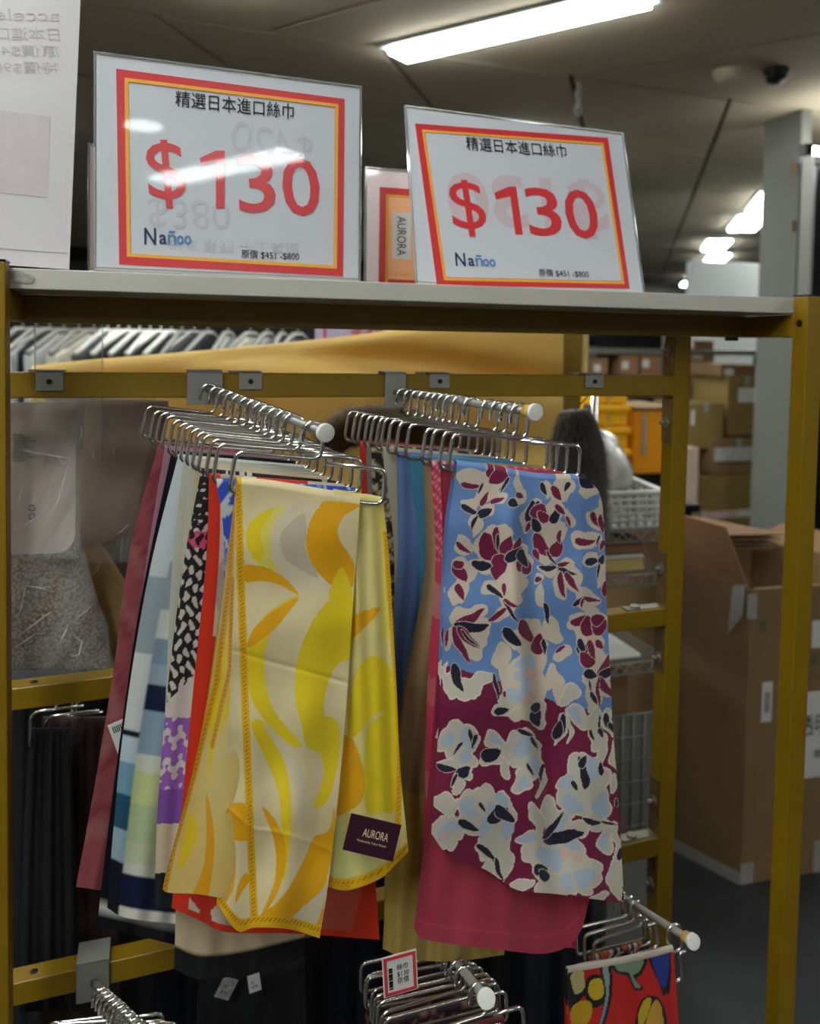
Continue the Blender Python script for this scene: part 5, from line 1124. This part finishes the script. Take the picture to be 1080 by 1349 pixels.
# wire shelving with basket and parcels
WX0, WX1, WY0, WY1 = at(770, 700, 1.75)[0], at(884, 700, 1.75)[0], 1.75, 2.15
ws = empty('wire_shelving', (WX0, WY0, 0), 'chrome wire shelving unit behind the right post of the rack', 'shelving')
zA = at(830, 699, WY0)[2]; zB = at(830, 873, WY0)[2]; zC = at(830, 757, WY0)[2]; zD = .18
for z in (zA, zB, zC, zD):
    for y in (WY0, WY1):
        n = 14; zig = [(WX0+(WX1-WX0)*k/n, y, z-.004-(.022 if k % 2 else 0)) for k in range(n+1)]
        tubes('shelf_truss', [[(WX0, y, z-.002), (WX1, y, z-.002)], [(WX0, y, z-.028), (WX1, y, z-.028)], zig], .0028, M['greymetal'], ws)
    tubes('shelf_wires', [[(WX0+(WX1-WX0)*k/16, WY0, z), (WX0+(WX1-WX0)*k/16, WY1, z)] for k in range(17)], .002, M['greymetal'], ws)
for x in (WX0, WX1):
    for y in (WY0, WY1): tube('upright', [(x, y, 0), (x, y, 1.35)], .011, M['chrome'], ws, 12)
# basket
bx0, bx1, by0, by1 = WX0+.03, WX1-.012, WY0+.02, WY1-.03; zb = zA+.003; zt0 = at(830, 650, by0)[2]; zt1 = zt0+.03
o = empty('plastic_basket', ((bx0+bx1)/2, (by0+by1)/2, zb), 'white lattice plastic basket of wrapped goods on the wire shelf', 'basket')
def lattice(p0, p1, h0, h1):
    """wall of bars between two floor points, heights h0,h1"""
    p0 = np.array(p0); p1 = np.array(p1); L_ = []
    for r_ in np.linspace(0, 1, 6): L_.append([p0+np.array([0, 0, h0*r_]), p1+np.array([0, 0, h1*r_])])
    n = max(4, int(np.linalg.norm(p1-p0)/.024))
    for k in range(n+1):
        t = k/n; q = p0*(1-t)+p1*t; L_.append([q, q+np.array([0, 0, h0*(1-t)+h1*t])])
    return L_
hb = zt0-zb; hk = hb+.10
tubes('front_wall', lattice((bx0, by0, zb), (bx1, by0, zb), hb, hb), .0048, M['basket'], o, 5)
tubes('back_wall', lattice((bx0, by1, zb), (bx1, by1, zb), hk, hb+.02), .0048, M['basket'], o, 5)
tubes('side_wall', lattice((bx0, by0, zb), (bx0, by1, zb), hb, hk), .0048, M['basket'], o, 5)
tubes('side_wall', lattice((bx1, by0, zb), (bx1, by1, zb), hb, hb+.02), .0048, M['basket'], o, 5)
tube('rim', [(bx0, by0, zb+hb), (bx1, by0, zb+hb), (bx1, by1, zb+hb+.02), (bx0, by1, zb+hk), (bx0, by0, zb+hb)], .008, M['basket'], o, 8)
box('base', (bx0, by0, zb), (bx1, by1, zb+.006), M['basket'], o)
def lump(name, c, r, m, label=None, cat=None, seed=0, parent=None, n=14, amp=.18):
    rg = np.random.default_rng(seed); ph = rg.uniform(0, 6, 9); V, Fc = [], []
    for i in range(n+1):
        th_ = math.pi*i/n
        for j in range(2*n):
            f_ = math.pi*j/n; d = np.array([math.sin(th_)*math.cos(f_), math.sin(th_)*math.sin(f_), math.cos(th_)])
            k = 1+amp*(math.sin(3*d[0]+ph[0]+4*d[2])+math.sin(5*d[1]+ph[1])+.7*math.sin(9*d[0]+ph[2])*math.sin(8*d[2]+ph[3]))*.5
            V.append(np.array(c)+d*np.array(r)*k)
    for i in range(n):
        for j in range(2*n): Fc.append((i*2*n+j, i*2*n+(j+1) % (2*n), (i+1)*2*n+(j+1) % (2*n), (i+1)*2*n+j))
    o_ = mesh(name, V, Fc, m, parent, smooth=True)
    if label: tag(o_, label, cat)
    return o_
M['bagwhite'] = mat('crinkled_bag', (214, 214, 208), .2, noise=.2, nscale=26, bump=1.0, bscale=34, coat=.6)
lump('wrapped_bundle', (bx1-.10, by0+.17, zb+.125), (.085, .13, .105), M['bagwhite'], 'crinkled clear plastic bag of goods in the white basket', 'bag', 3)
# parcels on the wire shelves
def parcel(z, h, m, label, x0=WX0+.03, x1=WX1-.06, y0=WY0+.015, y1=WY1-.04, cat='parcel', tilt=0.0):
    q = [(x0, y0, z), (x1, y0, z), (x1, y1, z), (x0, y1, z)]; t = [(x0+.006, y0+.006, z+h+tilt), (x1-.006, y0+.006, z+h-tilt), (x1-.006, y1, z+h-tilt), (x0+.006, y1, z+h+tilt)]
    o_ = hexa('parcel', q, t, m, bevel=.004); tag(o_, label, cat, 'parcels on the wire shelving'); return o_
M['lemon'] = mat('lemon_card', (206, 186, 110), .6, noise=.04); M['bubble'] = mat('bubble_wrap', (206, 202, 194), .25, noise=.1, nscale=60, bump=.8, bscale=90)
parcel(zC+.003, .030, M['lemon'], 'pale yellow flat carton under the bubble wrap')
parcel(zC+.034, .012, M['bubble'], 'layer of bubble wrap on the pale yellow carton')
parcel(zC+.047, .040, M['cardboard_red'], 'tan flat parcel in shiny film on the bubble wrap', tilt=.006)
zE = zB+.003
parcel(zE, .012, M['basket'], 'white plastic sheet lying on the lower wire shelf')
parcel(zE+.0125, .06, M['blackhard'], 'dark grey bag on the white plastic sheet', WX0+.03, WX0+.16, WY0+.16)
parcel(zD+.003, zB-zD-.06, M['cardboard'], 'plain brown carton on the bottom wire shelf', y0=WY0+.06)
o = empty('mesh_drawer', (WX0, WY0, zD), 'grey wire mesh panel leaning at the brown carton', 'mesh panel')
ga = at(806, 945, 1.72); gb = at(872, 1110, 1.72)
tubes('mesh_wires', [[(ga[0]+(gb[0]-ga[0])*k/5, 1.72, gb[2]), (ga[0]+(gb[0]-ga[0])*k/5, 1.72, ga[2])] for k in range(6)]+[[(ga[0], 1.72, gb[2]+(ga[2]-gb[2])*k/6), (gb[0], 1.72, gb[2]+(ga[2]-gb[2])*k/6)] for k in range(7)], .0022, M['greymetal'], o)
box('backing', (ga[0], 1.725, gb[2]), (gb[0], 1.728, ga[2]), mat('grey_backing', (116, 114, 104), .6), o, 0); box('foot', (ga[0], 1.715, 0), (gb[0], 1.735, gb[2]), M['greymetal'], o)

# ------------------------------------------------------------------ clothes rail and cards far behind, left
RY = 3.6; za = at(200, 428, RY)[2]+.03; xa, xb = at(-60, 430, RY)[0], at(420, 430, RY)[0]
o = empty('clothes_rail', ((xa+xb)/2, RY, 0), 'long clothes rail far behind the rack on the left', 'clothes rail')
tube('rail', [(xa, RY, za), (xb, RY, za)], .014, M['chrome'], o, 10)
for x in (xa, xb): tube('upright', [(x, RY, 0), (x, RY, za)], .016, M['chrome'], o, 10); box('foot', (x-.03, RY-.25, 0), (x+.03, RY+.25, .03), M['blackhard'], o)
gm = [mat('cloth_%d' % k, c, .85, noise=.15, nscale=20) for k, c in enumerate([(26, 26, 30), (150, 152, 150), (30, 30, 34), (196, 190, 172), (60, 60, 66), (170, 172, 172)])]
nm = ['black', 'light grey', 'charcoal', 'cream', 'dark grey', 'silver grey']
xs = [30, 48, 66, 84, 104, 124, 142, 156, 170, 184, 198, 212, 226, 240, 256, 274, 300, 330, 352, 372, 392]
mi = [2, 1, 0, 5, 3, 3, 4, 2, 0, 0, 2, 0, 0, 4, 4, 0, 1, 3, 1, 0, 4]
for k, (px, ci) in enumerate(zip(xs, mi)):
    x = at(px, 450, RY)[0]; o = empty('hanging_garment', (x, RY, .6), '%s garment on a pale hanger on the far rail, %d%s from the left' % (nm[ci], k+1, 'th' if 3 < k+1 < 21 else {1: 'st', 2: 'nd', 3: 'rd'}[(k+1) % 10]), 'garment', 'garments on the far clothes rail')
    rot = Matrix.Translation((x, RY, 0)) @ Matrix.Rotation(math.radians(62+8*math.sin(k*2.1)), 4, 'Z')
    sh = [(-.22, -.16), (-.05, -.075), (.05, -.075), (.22, -.16), (.20, -.75), (-.20, -.75)]
    V = [rot @ Vector((p_[0], s_*.022, za+p_[1])) for s_ in (-1, 1) for p_ in sh]; n = 6
    mesh('body', V, [tuple(range(n)), tuple(reversed(range(n, 2*n)))]+[(i_, i_+n, (i_+1) % n+n, (i_+1) % n) for i_ in range(n)], gm[ci], o)
    tube('hanger', [rot @ Vector((-.225, 0, za-.15)), rot @ Vector((-.04, 0, za-.06)), rot @ Vector((.04, 0, za-.06)), rot @ Vector((.225, 0, za-.15))], .012, M['whiteplastic'] if 5 < k < 13 else M['greymetal'], o, 6)
    tube('hook', [rot @ Vector((0, 0, za-.06)), rot @ Vector((0, 0, za+.01)), rot @ Vector((.02, 0, za+.018))], .004, M['chrome'], o, 6)
a = at(415, 460, 2.6); b = at(546, 428, 2.6)
o = empty('lilac_sign', (a[0], 2.6, 0), 'lilac price card reading $40 above the golden cloth', 'sign')
box('card', (a[0], 2.6, a[2]), (b[0], 2.604, b[2]), M['purplecard'], o, 0); p = at(426, 444, 2.598); box('red_line', (p[0], 2.597, a[2]), (p[0]+.008, 2.6, b[2]), M['red'], o, 0)
p = at(485, 441, 2.596); text('print', '$40', M['red'], o, Matrix.Translation(Vector(p)), .115, .038, bold=.02); box('pole', ((a[0]+b[0])/2, 2.605, 0), ((a[0]+b[0])/2+.02, 2.62, a[2]+.02), M['greymetal'], o)
# clear acrylic pane between the bars at the left
a = at(46, 492, 1.3); b = at(135, 428, 1.3)
o = empty('acrylic_pane', (a[0], 1.3, a[2]), 'clear acrylic pane standing behind the left end of the crossbar', 'pane')
box('sheet', (a[0], 1.3, a[2]-.15), (b[0], 1.303, b[2]+.05), M['film'], o, 0)
for x in (a[0], b[0]): box('edge', (x-.0008, 1.2995, a[2]-.15), (x+.0008, 1.3035, b[2]+.05), M['acrylic'], o, 0)
